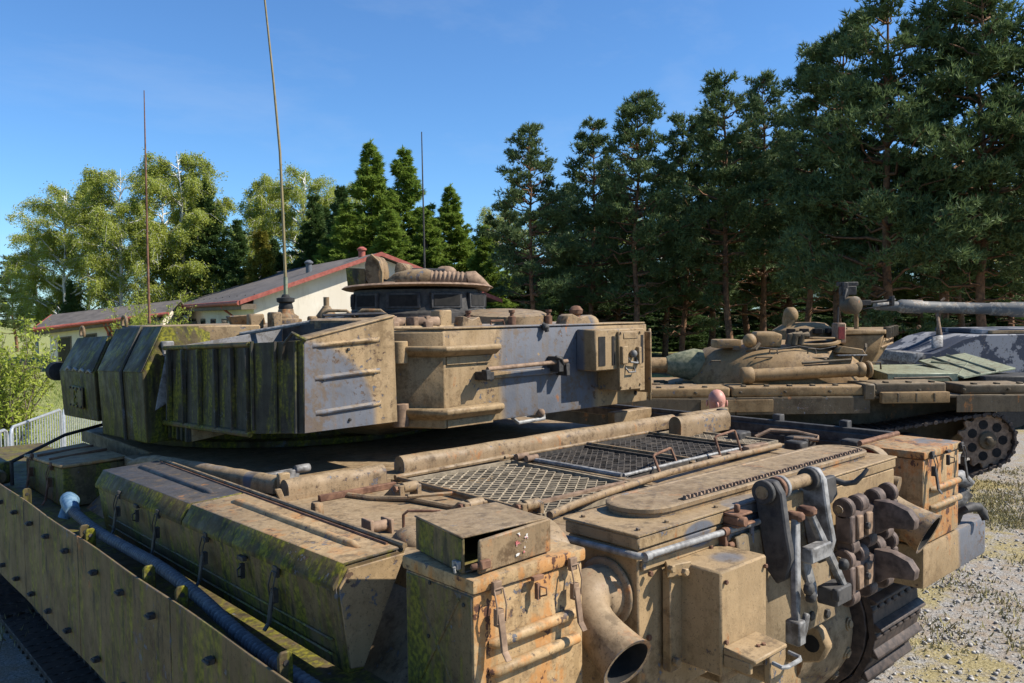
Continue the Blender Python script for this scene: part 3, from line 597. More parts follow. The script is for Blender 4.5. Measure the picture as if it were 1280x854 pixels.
# two spare track links, lugs and guide horns
def spare(xc, zc, yc, lab):
    p = MB().box(xc - .19, xc + .19, yc - .03, yc + .03, zc - .065, zc + .065).build('spare_link', M['trackred'], tank, .010, 2)
    for k in range(5):
        x = xc - .17 + k * .085
        for zz in (zc + .085, zc - .085):
            if (k % 2 == 0) == (zz > zc): continue
            MB().cyl((x - .034, yc, zz), (x + .034, yc, zz), .040, 14).build('link_lug', M['trackred'], p, .006)
    for x in (xc - .215, xc + .215):
        MB().lathe([(.045, -.02), (.045, .02)], (x, yc - .002, zc + .085), (1, 0, 0), 16).build('end_connector', M['trackred'], p, .005)
        MB().cyl((x - .045 * (1 if x < xc else -1), yc, zc + .085), (x + .05 * (1 if x > xc else -1), yc, zc + .085), .020, 10).build('track_pin', M['deck'], p)
        MB().box(x - .02, x + .02, yc - .045, yc + .03, zc - .06, zc + .06).build('link_edge', M['trackred'], p, .008)
    for x in (xc + .05,):
        m = MB(); m.prism([(yc - .02, zc + .085), (yc - .10, zc + .085), (yc - .17, zc + .06), (yc - .20, zc + .02), (yc - .195, zc - .02), (yc - .09, zc - .03), (yc - .05, zc - .06), (yc - .02, zc - .07)], 'x', x - .028, x + .028); m.build('guide_horn', M['trackred'], p, .010, 2)
    for x in (xc - .15, xc - .06): MB().box(x - .026, x + .026, yc - .048, yc - .028, zc - .05, zc + .05).build('link_pad', M['rust_pink'], p, .006)
    bolts([(xc + .075, yc - .03, zc - .02), (xc - .105, yc - .048, zc)], (0, -1, 0), .016, .016, M['dark'], p)
spare(3.58, 1.66, 1.60, 0); spare(3.585, 1.44, 1.60, 0)

# left side: skirts, hose, long bin ------------------------------------
ys = [1.75, 3.02, 4.20, 5.28, 6.9, 8.5]
for a, b in zip(ys, ys[1:]):
    nx = 8; m = MB()
    RR = []
    for i in range(nx + 1):
        y = a + .004 + (b - a - .008) * i / nx; w = .004 * math.sin(y * 5.1) ; zt = 1.565 + .0015 * math.sin(y * 2.3)
        RR.append([(1.062 + w, y, .99), (1.072 + w, y, .99), (1.072 + w * .5, y, 1.28), (1.072 + w, y, zt), (1.062 + w, y, zt), (1.062 + w * .5, y, 1.28)])
    sk = m.rings(RR).build('skirt_panel', M['skirt'], tank, .002)
    for y in np.arange(a + .16, b - .05, .36):
        for z in (1.465, 1.075):
            m = MB(); m.box(1.035, 1.062, y - .016, y + .016, z - .010, z + .012); m.box(1.028, 1.04, y - .028, y + .02, z - .004, z + .006); m.build('toggle_bolt', M['dark'], sk, .003)
for y in (5.35, 4.21, 4.12, 3.34, 3.0, 2.2):
    m = MB(); m.prism([(1.076, 1.50), (1.122, 1.50), (1.122, 1.60), (1.112, 1.612), (1.086, 1.612), (1.076, 1.60)], 'y', y - .007, y + .007); bk = m.build('skirt_bracket', M['cheek'], tank, .003)
    MB().cyl((1.099, y - .010, 1.58), (1.099, y + .01, 1.58), .009, 8).build('bracket_hole', M['dark'], bk)  # dark disc drawn in place of an open hole
# corrugated hose
H = [(1.15, 4.62, 1.60), (1.15, 4.2, 1.575), (1.165, 3.75, 1.57), (1.16, 3.40, 1.58), (1.155, 3.0, 1.565), (1.15, 2.6, 1.525), (1.15, 2.2, 1.51), (1.16, 1.75, 1.51)]
def spline(P, n):
    P = [Vector(q) for q in P]; P = [P[0] * 2 - P[1]] + P + [P[-1] * 2 - P[-2]]; out = []
    for i in range(1, len(P) - 2):
        for k in range(n):
            t = k / n; a, b, c, d = P[i - 1:i + 3]
            out.append(.5 * ((2 * b) + (c - a) * t + (2 * a - 5 * b + 4 * c - d) * t * t + (3 * b - a - 3 * c + d) * t ** 3))
    out.append(P[-2]); return out
hp = spline(H, 64)
MB().tube(hp, [.025 if (i // 2) % 2 else .018 for i in range(len(hp))], 12).build('corrugated_hose', M['hose'], tank, 0, smooth=25)
m = MB(); m.tube([(1.15, 4.60, 1.60), (1.155, 4.68, 1.625), (1.17, 4.76, 1.63), (1.20, 4.80, 1.61)], [.034, .040, .042, .036], 14); m.cyl((1.15, 4.70, 1.60), (1.13, 4.70, 1.55), .03, 12); m.build('hose_coupling', M['bluecap'], tank)
# long stowage bin
SN = [(1.276, 1.505), (1.335, 1.50), (1.50, 1.845), (1.276, 1.838), (1.238, 1.78)]
SF = [(1.275, 1.500), (1.33, 1.495), (1.575, 1.812), (1.278, 1.800), (1.242, 1.735)]
def sec(t): return [tuple(a + (b - a) * t for a, b in zip(p, q)) for p, q in zip(SN, SF)]
def at_y(y): return sec((y - 2.15) / (4.5 - 2.15))
m = MB(); m.loft([(x, 2.15, z) for x, z in at_y(2.15)], [(x, 4.5, z) for x, z in at_y(4.5)]); sb = m.build('side_bin', M['moss'], tank, .004)
for (a, b) in ((2.144, 3.33), (3.345, 4.506)):
    def ring(y):
        s = at_y(y); tl, tr, cr = s[3], s[2], s[4]
        return [(cr[0] - .010, y, cr[1] - .012), (cr[0] - .012, y, cr[1] + .006), (tl[0] - .006, y, tl[1] + .010), (tr[0] - .03, y, tr[1] + .010), (tr[0] - .03, y, tr[1] + .002), (tl[0], y, tl[1] + .001), (cr[0] - .002, y, cr[1] - .008)]
    m = MB().rings([ring(a), ring((a + b) / 2), ring(b)]); ld = m.build('lid', [M['cheek'], M['sand_rust'] if a < 3 else M['lid_shade_grey']], sb, .003)
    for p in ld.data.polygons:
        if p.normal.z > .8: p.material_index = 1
    s0, s1 = at_y(a + .12), at_y(b - .12)
    f = lambda s, k: (s[3][0] + (s[2][0] - s[3][0]) * k, s[3][1] + (s[2][1] - s[3][1]) * k + .010)
    k = .48
    q0, q1 = f(s0, k), f(s1, k)
    MB().tube([(q0[0], a + .10, q0[1] - .008), (q0[0], a + .14, q0[1]), (q1[0], b - .14, q1[1]), (q1[0], b - .10, q1[1] - .008)], [.012, .017, .017, .012], 10).build('lid_rib', M['sand_rust'] if a < 3 else M['lid_shade_grey'], ld, smooth=60)
s0, s1 = at_y(2.15), at_y(4.5)
MB().tube([(s0[2][0] - .012, 2.14, s0[2][1] + .012), (s1[2][0] - .012, 4.5, s1[2][1] + .012)], .010, 8).build('hinge_rod', M['deck'], sb)
MB().tube([(s0[2][0] - .040, 2.2, s0[2][1] + .011), (s1[2][0] - .040, 4.45, s1[2][1] + .011)], .005, 6).build('hinge_rod', M['rust'], sb)
MB().prism([(x, z) for x, z in [(1.285, 1.52), (1.332, 1.512), (1.492, 1.832), (1.285, 1.826), (1.25, 1.778)]], 'y', 2.143, 2.152).build('end_plate', M['sand_clean'], sb, .002)
for y in (4.12, 3.60, 3.09, 2.51): latch((1.236, y, 1.735), (0, -1, 0), (0, 0, 1), (-1, 0, 0), M['dark'], sb, 1.05)
for y in (3.87, 2.77): hasp((1.237, y, 1.73), (0, -1, 0), (0, 0, 1), (-1, 0, 0), M['dark'], sb, 1.2)
m = MB()
for z in (1.60, 1.555): m.tube([(1.258, 2.2, z), (1.262, 4.4, z - .01)], .004, 6)
m.build('pressed_line', M['moss'], sb)
m = MB(); m.hexa([(1.43, 2.06, 1.42), (1.50, 2.06, 1.42), (1.50, 2.075, 1.42), (1.43, 2.075, 1.42), (1.56, 2.06, 1.80), (1.60, 2.06, 1.80), (1.60, 2.075, 1.80), (1.56, 2.075, 1.80)]); m.build('bin_brace', M['sand'], tank, .003)
# front bin on the left guard, rods beyond it
m = MB(); m.hexa([(1.30, 5.40, 1.45), (1.62, 5.40, 1.45), (1.62, 6.32, 1.45), (1.30, 6.32, 1.45), (1.30, 5.40, 1.69), (1.66, 5.40, 1.70), (1.66, 6.32, 1.68), (1.30, 6.32, 1.64)]); fb = m.build('front_bin', M['moss'], tank, .008)
m = MB(); m.hexa([(1.29, 5.39, 1.692), (1.67, 5.39, 1.702), (1.67, 6.33, 1.682), (1.29, 6.33, 1.642), (1.29, 5.39, 1.712), (1.67, 5.39, 1.722), (1.67, 6.33, 1.702), (1.29, 6.33, 1.662)]); ld = m.build('lid', M['sand_rust'], fb, .006)
for y, z in ((5.75, 1.70), (6.05, 1.687)): MB().tube([(1.31, y, z), (1.65, y, z + .024)], .010, 6).build('lid_rib', M['rust'], ld)
for y in (5.62, 6.1): latch((1.298, y, 1.66), (0, -1, 0), (0, 0, 1), (-1, 0, 0), M['rust'], fb, 1.3)
m = MB(); m.tube([(1.22, 6.35, 1.62), (1.6, 6.55, 1.74), (2.1, 6.75, 1.80)], .012, 8); m.tube([(1.22, 6.35, 1.46), (1.22, 6.35, 1.63)], .012, 8); m.build('grab_rail', M['dark'], tank)
m = MB(); m.box(1.12, 1.24, 6.5, 6.75, 1.45, 1.60); m.cyl((1.15, 6.45, 1.52), (1.15, 6.36, 1.52), .05, 12); m.build('headlamp_box', M['moss'], tank, .01)

# right guard: rail with posts, rope-like clutter -----------------------
m = MB(); m.box(5.08, 5.12, 2.10, 5.2, 1.79, 1.83); m.box(5.06, 5.08, 2.1, 5.2, 1.74, 1.80); m.build('guard_rail', M['darkgrey'], tank, .004)
MB().box(4.62, 5.06, 3.93, 4.0, 1.74, 1.84).build('guard_beam', M['sand'], tank, .006); MB().box(4.75, 5.3, 3.4, 3.46, 1.735, 1.86).build('guard_beam', M['sand'], tank, .006)
for y in (3.35, 2.90, 2.43): MB().box(5.10, 5.16, y - .03, y + .03, 1.38, 1.87).build('rail_post', M['darkgrey'], tank, .006)
m = MB(); m.box(5.04, 5.055, 2.05, 3.3, 1.56, 1.74); m.build('side_plate', M['dark'], tank, .004)
m = MB(); m.box(4.62, 4.98, 2.05, 3.35, 1.37, 1.70); m.build('right_side_bin', M['deck'], tank, .01)
m = MB(); m.tube([(4.75, 2.85, 1.76), (4.85, 2.8, 1.80), (4.95, 2.68, 1.79), (5.0, 2.55, 1.765), (4.9, 2.5, 1.76), (4.82, 2.62, 1.77)], .012, 8); m.build('coiled_strap', M['rust_pink'], tank)
for (x, y, w, l, h) in [(4.72, 2.95, .14, .10, .07), (4.9, 2.62, .12, .16, .05), (4.72, 2.55, .09, .12, .05), (4.95, 2.3, .10, .12, .06), (4.75, 2.3, .16, .06, .04)]: MB().box(x - w / 2, x + w / 2, y - l / 2, y + l / 2, 1.70, 1.72 + h).build('stowage_bracket', M['dark'], tank, .01)

# ------------------------------------------------------------------ turret of the big tank
plan_b = [(2.95, 4.5), (4.2, 4.5), (4.35, 5.6), (4.15, 6.9), (3.55, 7.6), (2.85, 7.6), (2.35, 6.6), (2.66, 5.2)]
plan_t = [(2.64, 4.06), (4.55, 4.06), (4.60, 5.5), (4.30, 7.0), (3.6, 7.9), (2.9, 7.9), (2.45, 6.9), (2.60, 5.2)]
plan_r = [(2.72, 4.10), (4.45, 4.10), (4.35, 5.5), (4.10, 6.7), (3.5, 7.4), (3.0, 7.4), (2.62, 6.7), (2.70, 5.3)]
m = MB(); m.rings([[(x, y, 1.80) for x, y in plan_b], [(x, y, 1.95) for x, y in plan_t], [(x, y, 2.44) for x, y in plan_t], [(x, y, 2.515) for x, y in plan_r]])
turret = m.build('turret', M['turret'], tank, .02, 2)
MB().lathe([(1.15, 0), (1.22, .01), (1.22, .05), (1.16, .06), (1.16, .13)], (3.1, 5.9, 1.73), (0, 0, 1), 48).build('turret_ring', M['cheek'], tank, .004)  # dark paint on a sand ring stands in for shade under the turret
MB().lathe([(.30, 0), (.28, .15), (.14, .6), (.11, .8), (.105, 2.6), (.15, 2.65), (.15, 3.1), (.095, 3.15), (.085, 4.8), (.10, 4.85), (.10, 5.0), (.06, 5.0)], (3.58, 7.4, 2.12), (0, 1, 0), 24).build('gun_barrel', M['sand'], turret, smooth=35)
# rear pack: chamfered block with its cover plate
m = MB(); m.prism([(2.755, 4.06), (2.935, 3.80), (4.835, 3.80), (4.835, 4.06)], 'z', 1.922, 2.492)
pack = m.build('rear_pack', M['turret'], turret, .012, 2)
MB().prism([(2.76, 4.055), (2.938, 3.792), (4.81, 3.794), (4.81, 4.055)], 'z', 2.494, 2.506).build('pack_lid', M['turret'], turret, .004)
MB().prism([(2.745, 4.05), (2.927, 3.785), (2.95, 3.79), (2.78, 4.055)], 'z', 1.915, 2.48).build('corner_strip', M['turret'], turret, .006)
def beam(z0, z1, xr):
    m = MB()
    zc = (z0 + z1) / 2; h = (z1 - z0) / 2
    prof = [(0, -h), (.03, -h * .9), (.066, -h * .1), (.076, h * .1), (.078, h * .7), (.068, h), (0, h)]
    A = [(xr, 3.798 - d, zc + e) for d, e in prof]; B = [(2.925 - d * .35, 3.795 - d, zc + e + .0) for d, e in prof]
    nx, ny = -.82, -.57
    C = [(2.80 + nx * d, 3.985 + ny * d, zc + e) for d, e in prof]
    m.rings([A, B, C]); return m.build('hinge_beam', M['turret'], turret, .004)
for z0, z1, xr in ((2.335, 2.40, 3.325), (1.965, 2.035, 3.345)):
    b = beam(z0, z1, xr)
    MB().cyl((2.745, 3.97, z0 - .035), (2.745, 3.97, z1 + .03), .05, 18).build('hinge_barrel', M['rust_pink'] if z0 < 2.1 else M['turret'], b, .004)
    MB().box(2.95, xr - .04, 3.785, 3.802, z0 - .05, z0).build('beam_web', M['turret'], b, .003)
# stowed bar on the pack
bar_ = MB().tube([(3.20, 3.712, 2.252), (3.90, 3.722, 2.265)], .014, 10).build('stowed_bar', M['rust_pink'], turret)
m = MB(); m.box(3.17, 3.245, 3.70, 3.798, 2.185, 2.235); m.box(3.165, 3.20, 3.68, 3.73, 2.19, 2.25); m.build('bar_bracket', M['dark'], bar_, .004)
m = MB(); m.box(3.87, 3.905, 3.70, 3.798, 2.17, 2.25); m.tube([(3.77, 3.70, 2.30), (3.81, 3.69, 2.285), (3.84, 3.70, 2.24)], .013, 8); m.box(3.79, 3.835, 3.69, 3.798, 2.20, 2.30); m.build('bar_bracket', M['dark'], bar_, .004)
MB().box(3.25, 3.87, 3.772, 3.798, 2.185, 2.225).build('bar_rail', M['turret'], bar_, .004)
m = MB(); m.tube([(3.50, 3.83, 1.925), (3.52, 3.79, 1.89), (3.75, 3.79, 1.895), (3.78, 3.83, 1.93)], .012, 8); m.build('bottom_handle', M['pipe'], turret)
MB().ball((3.72, 3.79, 1.935), .028, 10, 6).build('latch_knob', M['rust_pink'], turret)
m = MB(); m.tube([(3.74, 3.79, 2.51), (3.755, 3.77, 2.50), (3.76, 3.765, 2.46)], .016, 8); m.ball((3.755, 3.775, 2.49), .026, 8, 6); m.build('latch_knob', M['dark'], turret)
# slotted box at the right end of the pack
sbx = MB().box(4.07, 4.585, 3.625, 3.80, 2.19, 2.468).build('slotted_box', M['turret'], turret, .008)
for x0, x1 in ((4.10, 4.165), (4.235, 4.262), (4.535, 4.57)): MB().box(x0, x1, 3.6205, 3.634, 2.225, 2.42).build('slot', M['soot_hole_black'], sbx)  # black strips paint the shade inside the slots
MB().box(4.285, 4.52, 3.602, 3.80, 2.045, 2.452).build('centre_panel', M['turret'], sbx, .006)
MB().box(4.33, 4.48, 3.597, 3.604, 2.40, 2.44).build('name_plate', M['turret'], sbx, .002)
m = MB(); m.box(4.29, 4.35, 3.575, 3.602, 2.23, 2.35); m.box(4.46, 4.49, 3.57, 3.602, 2.22, 2.34); m.build('catch', M['turret'], sbx, .004)
m = MB(); m.ball((4.415, 3.585, 2.295), .028, 10, 6); m.tube([(4.38, 3.60, 2.27), (4.37, 3.575, 2.24), (4.45, 3.575, 2.23), (4.46, 3.60, 2.27)], .007, 6); m.tube([(4.35, 3.60, 2.20), (4.36, 3.58, 2.17), (4.43, 3.58, 2.17), (4.44, 3.60, 2.20)], .006, 6); m.build('padlock', M['steel'], sbx)
bolts([(4.30, 3.602, 2.07), (4.40, 3.602, 2.06), (4.505, 3.602, 2.08), (4.30, 3.602, 2.44), (4.505, 3.602, 2.44)], (0, -1, 0), .009, .01, M['turret'], sbx)
bolts([(4.70, 3.799, 1.99)], (0, -1, 0), .018, .004, M['soot_hole_black'], pack)
m = MB(); m.box(4.60, 4.66, 3.68, 3.80, 2.02, 2.46); m.box(4.70, 4.715, 3.66, 3.80, 2.0, 2.44); m.tube([(4.74, 3.70, 1.94), (4.74, 3.70, 2.46)], .012, 8); m.build('side_fin', M['turret'], turret, .004)

# stowage basket on the left rear corner -------------------------------
def sheet(pts, th, name, mat, parent, bev=.002):
    P = [Vector(q) for q in pts]; n = (P[1] - P[0]).cross(P[2] - P[0]).normalized() * th
    return MB().plate(P, n).build(name, mat, parent, bev)
rp = sheet([(2.035, 3.80, 1.985), (2.608, 3.80, 1.988), (2.593, 3.80, 2.575), (2.043, 3.80, 2.464)], -.012, 'basket_rear_panel', M['turret'], turret)
for z, xa, xb in ((2.43, 2.09, 2.50), (2.26, 2.10, 2.50), (2.08, 2.10, 2.50)):
    m = MB(); dz = .02
    RR = []
    for t in np.linspace(0, 1, 9):
        x = xa + (xb - xa) * t; w = .016 * min(1, t * 8, (1 - t) * 8) + .0006
        RR.append([(x, 3.800, z + dz * t + .016), (x, 3.800 - w, z + dz * t + .004), (x, 3.800 - w * .8, z + dz * t - .006), (x, 3.80, z + dz * t - .014)])
    m.rings(RR).build('pressed_rib', M['turret'], rp, 0, smooth=50)
bolts([(2.30, 3.799, 2.405), (2.15, 3.799, 2.255), (2.46, 3.799, 2.27), (2.30, 3.799, 2.03)], (0, -1, 0), .009, .01, M['dark'], rp)
m = MB(); m.plate([(2.043, 3.79, 2.462), (2.595, 3.79, 2.574), (2.595, 3.87, 2.58), (2.035, 3.88, 2.468)], (0, 0, .010)); m.build('basket_lip', M['turret'], rp, .003)
lp = sheet([(1.90, 4.12, 1.965), (2.033, 3.802, 1.985), (2.040, 3.802, 2.462), (1.905, 4.12, 2.445)], -.010, 'basket_corner_panel', M['moss_dark'], turret)
for t in (.12, .5, .95):
    x, y = 2.033 + (1.90 - 2.033) * t, 3.802 + (4.12 - 3.802) * t
    MB().tube([(x - .008, y, 1.985), (x - .004, y, 2.455)], .010, 6).build('corner_post', M['moss_dark'], lp)
sp = sheet([(1.785, 5.05, 1.955), (1.90, 4.12, 1.965), (1.905, 4.12, 2.435), (1.80, 5.05, 2.395)], -.010, 'basket_side_panel', M['moss_dark'], turret)
for t in (.02, .18, .36, .55, .74, .92):
    x, y = 1.90 + (1.785 - 1.90) * t, 4.12 + .93 * t
    MB().box(x - .022, x + .004, y - .010, y + .010, 1.96, 2.42 - .03 * t).build('side_rib', M['moss_dark'], sp, .003)
MB().tube([(1.895, 4.12, 2.44), (1.79, 5.05, 2.40)], .014, 8).tube([(1.89, 4.12, 1.962), (1.778, 5.05, 1.952)], .016, 8).build('basket_rim', M['moss'], sp)
sheet([(1.785, 5.05, 1.955), (2.55, 5.05, 1.955), (2.55, 5.05, 2.50), (1.80, 5.05, 2.40)], .010, 'basket_front_panel', M['inner_grey'], turret)
MB().plate([(2.033, 3.81, 1.985), (2.60, 3.81, 1.985), (2.55, 5.04, 1.96), (1.79, 5.04, 1.955), (1.905, 4.12, 1.965)], (0, 0, .008)).build('basket_floor', M['darkgrey'], turret, .001)
MB().plate([(2.60, 3.82, 1.99), (2.56, 5.05, 1.97), (2.56, 5.05, 2.52), (2.60, 3.82, 2.56)], (.01, 0, 0)).build('basket_inner_wall', M['darkgrey'], turret, .001)
m = MB()
for y in (4.78, 4.85, 4.92, 4.99, 5.05): m.box(1.80, 1.815, y - .008, y + .008, 1.86, 1.955)
m.box(1.815, 1.83, 4.77, 5.06, 1.86, 1.955); m.build('ribbed_vent', M['moss_dark'], turret, .002)
m = MB(); m.plate([(1.83, 4.76, 1.86), (2.18, 4.76, 1.90), (2.18, 4.76, 1.95), (1.83, 4.76, 1.95)], (0, .02, 0)); m.build('vent_end_plate', M['turret'], turret, .003)
m = MB(); m.tube([(2.05, 3.79, 2.46), (2.0, 3.84, 2.50), (1.98, 3.9, 2.44), (1.975, 3.91, 2.36)], .010, 6); m.build('basket_strap', M['moss_dark'], lp)
# two faceted bins on the turret's left cheek ---------------------------
def cheek_bin(y0, y1, zb, zc, zt, xo, xi, y0t, y1t, split):
    q = MB()
    A = [(xo + .02, y0 + .01, zb), (xo, y0, zc), (xi, y0t, zt), (xi + .35, y0t, zt), (xi + .35, y0t, zb)]
    B = [(xo + .02, y1 - .01, zb - .03), (xo, y1, zc - .03), (xi, y1t, zt - .03), (xi + .35, y1t, zt - .03), (xi + .35, y1t, zb - .03)]
    o = q.loft(A, B).build('turret_bin', M['cheek'], turret, .008)
    for t in split:
        a, b, c = [Vector(lerp(A[k], B[k], t)) for k in range(3)]
        MB().tube([a + Vector((-.008, 0, 0)), b + Vector((-.010, 0, .002)), c + Vector((-.006, 0, .008))], .011, 6).build('seam_rib', M['moss_dark'], o)
    a0, b0 = [Vector(z) for z in (A[1], A[2])]; a1, b1 = [Vector(z) for z in (B[1], B[2])]
    n = Vector((-.72, 0, .7)) * .008
    for s, e in zip([0.02] + [x + .03 for x in split], [x - .03 for x in split] + [.98]):
        MB().plate([a0.lerp(a1, s) + n, a0.lerp(a1, e) + n, b0.lerp(b1, e) + n, b0.lerp(b1, s) + n], -n * .9).build('sloped_plate', M['moss_dark'], o, .003)
    return o, A, B
b2, A, B = cheek_bin(5.03, 5.91, 1.835, 2.258, 2.53, 1.652, 1.835, 5.165, 6.10, [.42])
b1, A1b, B1b = cheek_bin(5.99, 6.86, 1.88, 2.215, 2.455, 1.652, 1.81, 6.15, 6.95, [])
MB().box(1.642, 1.654, 6.25, 6.55, 1.945, 2.10).build('cover_plate', M['moss'], b1, .006)
# cast numeral-like S on the plate
th = np.linspace(.5, 5.2, 12); pts = [(1.640, 6.40 + .035 * math.cos(a), 2.052 + .024 * math.sin(a)) for a in np.linspace(.4, 4.4, 10)] + [(1.640, 6.40 - .035 * math.cos(a), 2.0 - .024 * math.sin(a) * -1) for a in np.linspace(-1.3, 2.6, 10)][::-1]
S_up = [(6.40 - .034 * math.cos(a), 2.048 + .026 * math.sin(a)) for a in np.linspace(2.7, -1.57, 9)]
S_dn = [(6.40 - .034 * math.cos(a), 1.996 + .026 * math.sin(a)) for a in np.linspace(1.57, 5.9, 9)]
MB().tube([(1.640, y, z) for y, z in [(6.40 - (y - 6.40), z) for y, z in S_up]] + [(1.640, 6.40 + (y - 6.40), z) for y, z in S_dn], .0055, 6).build('raised_letter', M['moss'], b1)
bolts([(1.642, y, z) for y in (6.27, 6.36, 6.45, 6.53) for z in (2.085, 1.96)], (-1, 0, 0), .009, .008, M['dark'], b1)
m = MB()
for y in (6.10, 6.27, 6.44, 6.61): m.tube([(1.652, y - .06, 2.212), (1.648, y, 2.226), (1.652, y + .06, 2.208)], .009, 6)
m.build('lid_hinge', M['pipe'], b1)
for y, x, z in ((6.0, 1.86, 2.52), (6.9, 1.83, 2.44)):
    P = [(x, y + .045 * math.cos(a), z + .03 + .045 * math.sin(a)) for a in np.linspace(-.6, 3.74, 14)]; MB().tube(P, .011, 8).build('lifting_loop', M['deck'], turret)
MB().prism([(1.87, 5.20), (2.42, 5.08), (2.42, 6.1), (1.87, 6.1)], 'z', 2.0, 2.528).build('cheek_box', M['turret'], turret, .008)
m = MB(); m.box(1.79, 1.86, 5.08, 5.16, 2.25, 2.44); m.prism([(1.72, 2.02), (1.86, 2.10), (1.86, 2.35), (1.80, 2.35)], 'y', 5.05, 5.09); m.cyl((1.82, 5.06, 2.32), (1.82, 5.02, 2.32), .03, 10); m.build('bin_bracket', M['steel'], turret, .006)
m = MB(); m.lathe([(.03, -.05), (.07, -.04), (.075, .04), (.04, .05)], (1.70, 7.12, 2.17), (0, 1, 0), 18); m.build('lamp_housing', M['rubber'], turret)

# roof fittings -----------------------------------------------------------
rim = [(3.86 + .285 * math.cos(a), 4.27 + .285 * math.sin(a)) for a in np.linspace(0, 2 * math.pi, 16, endpoint=False)]
zt = lambda x, y: 2.555 + (x - 3.86) * .05 + (y - 4.27) * .08
m = MB(); m.rings([[(x, y, zt(x, y) - .045) for x, y in rim], [(x, y, zt(x, y) + .028) for x, y in rim], [(3.86 + (x - 3.86) * .93, 4.27 + (y - 4.27) * .93, zt(x, y) + .036) for x, y in rim]]); hat = m.build('roof_hatch', M['deck'], turret, 0, smooth=35)
for a in (.3, 1.7, 3.0, 4.1, 5.2):
    x, y = 3.86 + .31 * math.cos(a), 4.27 + .31 * math.sin(a)
    m = MB(); m.lathe([(.026, 0), (.026, .06), (.014, .065), (.014, .085), (.022, .088), (.022, .105)], (x, y, 2.50), (0, 0, 1), 10); m.build('hatch_pin', M['rust'], hat)
m = MB(); m.box(3.16, 3.26, 4.12, 4.22, 2.50, 2.61); m.build('sight_block', M['sand'], turret, .008)
m = MB(); m.prism([(3.28, 2.50), (3.46, 2.50), (3.43, 2.565), (3.37, 2.545), (3.30, 2.57)], 'y', 4.05, 4.14); m.build('roof_lug', M['deck'], turret, .005)
m = MB(); m.tube([(3.5, 4.02, 2.51), (3.5, 4.02, 2.535), (3.58, 3.99, 2.537), (3.585, 3.985, 2.51)], .008, 6); m.build('roof_handle', M['rust'], turret)
m = MB(); m.prism([(4.03, 2.50), (4.30, 2.50), (4.26, 2.56), (4.18, 2.545), (4.1, 2.575), (4.06, 2.56)], 'y', 3.86, 3.96); m.build('roof_lug', M['deck'], turret, .005)
MB().lathe([(.03, 0), (.03, .02), (.045, .03), (.05, .055), (.03, .08), (.01, .085)], (4.19, 3.91, 2.545), (0, 0, 1), 12).build('lug_knob', M['rust'], turret)
m = MB(); m.ball((4.42, 4.02, 2.505), .09, 14, 8, (1, 1, .7)); m.build('vent_dome', M['sand'], turret)
for (x, y, s) in ((3.05, 4.16, 1.), (2.86, 4.25, .9)):
    m = MB(); m.cyl((x - .07 * s, y, 2.535), (x + .10 * s, y - .04, 2.535), .035 * s, 12); m.box(x - .09 * s, x - .05 * s, y - .04, y + .05, 2.49, 2.57); m.box(x + .0, x + .035, y - .05, y + .04, 2.49, 2.575); m.box(x - .03, x + .03, y - .08, y - .05, 2.49, 2.54); m.build('hatch_hinge', M['rust_pink'], turret, .005)
for (x, y) in ((2.97, 4.62), (2.81, 4.78)):
    m = MB(); m.tube([(x - .07, y + .06, 2.52), (x - .065, y + .055, 2.595), (x - .04, y + .035, 2.615), (x + .05, y - .045, 2.612), (x + .08, y - .07, 2.58), (x + .10, y - .09, 2.53)], .011, 8); m.build('roof_handle', M['deck'], turret)
RR_ = [(2.9 + .33 * math.cos(a), 4.62 + .33 * math.sin(a)) for a in np.linspace(0, 2 * math.pi, 28, endpoint=False)]
m = MB(); m.rings([[(x, y, 2.50) for x, y in RR_], [(x, y, 2.552) for x, y in RR_], [(2.9 + (x - 2.9) * .9, 4.62 + (y - 4.62) * .9, 2.565) for x, y in RR_]]); m.build('roof_hatch', M['deck'], turret, 0, smooth=35)
# aerial mount with rubber boot and whip
m = MB(); m.lathe([(.105, 0), (.105, .03), (.085, .035), (.085, .05), (.055, .07), (.05, .10)], (2.65, 5.174, 2.53), (0, 0, 1), 18); ab = m.build('aerial_mount', M['deck'], turret, .003)
MB().lathe([(.045, .0), (.05, .02), (.042, .05), (.06, .06), (.06, .085), (.03, .09), (.02, .11)], (2.65, 5.174, 2.62), (0, 0, 1), 18).build('rubber_boot', M['rubber'], turret)
MB().tube([(2.652, 5.175, 2.72), (2.656, 5.18, 2.85)], .014, 8).build('whip_socket', M['t_green'], turret)
MB().tube([(2.656, 5.18, 2.80), (2.657, 5.20, 3.3), (2.657, 5.222, 3.70), (2.64, 5.262, 4.2), (2.616, 5.312, 4.74), (2.585, 5.37, 5.3)], [.0105, .0095, .0088, .0078, .0066, .005], 8).build('whip_aerial', M['brass'], turret)
MB().tube([(2.013, 5.957, 2.54), (2.02, 5.975, 3.1), (2.032, 5.998, 3.69), (2.041, 6.015, 4.175)], [.009, .0075, .006, .003], 8).build('whip_aerial', M['rust'], turret)
MB().tube([(4.796, 6.482, 2.50), (4.80, 6.49, 3.3), (4.821, 6.53, 4.354)], [.012, .009, .005], 8).build('whip_aerial', M['dark'], turret)
m = MB(); m.lathe([(.075, 0), (.07, .03), (.04, .07), (.028, .085), (.028, .09), (.020, .095), (.020, .155)], (2.905, 5.075, 2.555), (0, 0, 1), 18); m.build('aerial_socket', M['deck'], turret, 0)
m = MB(); m.tube([(2.285, 5.094, 2.47), (2.784, 4.642, 2.575)], .014, 8); m.build('roof_rod', M['pipe'], turret)
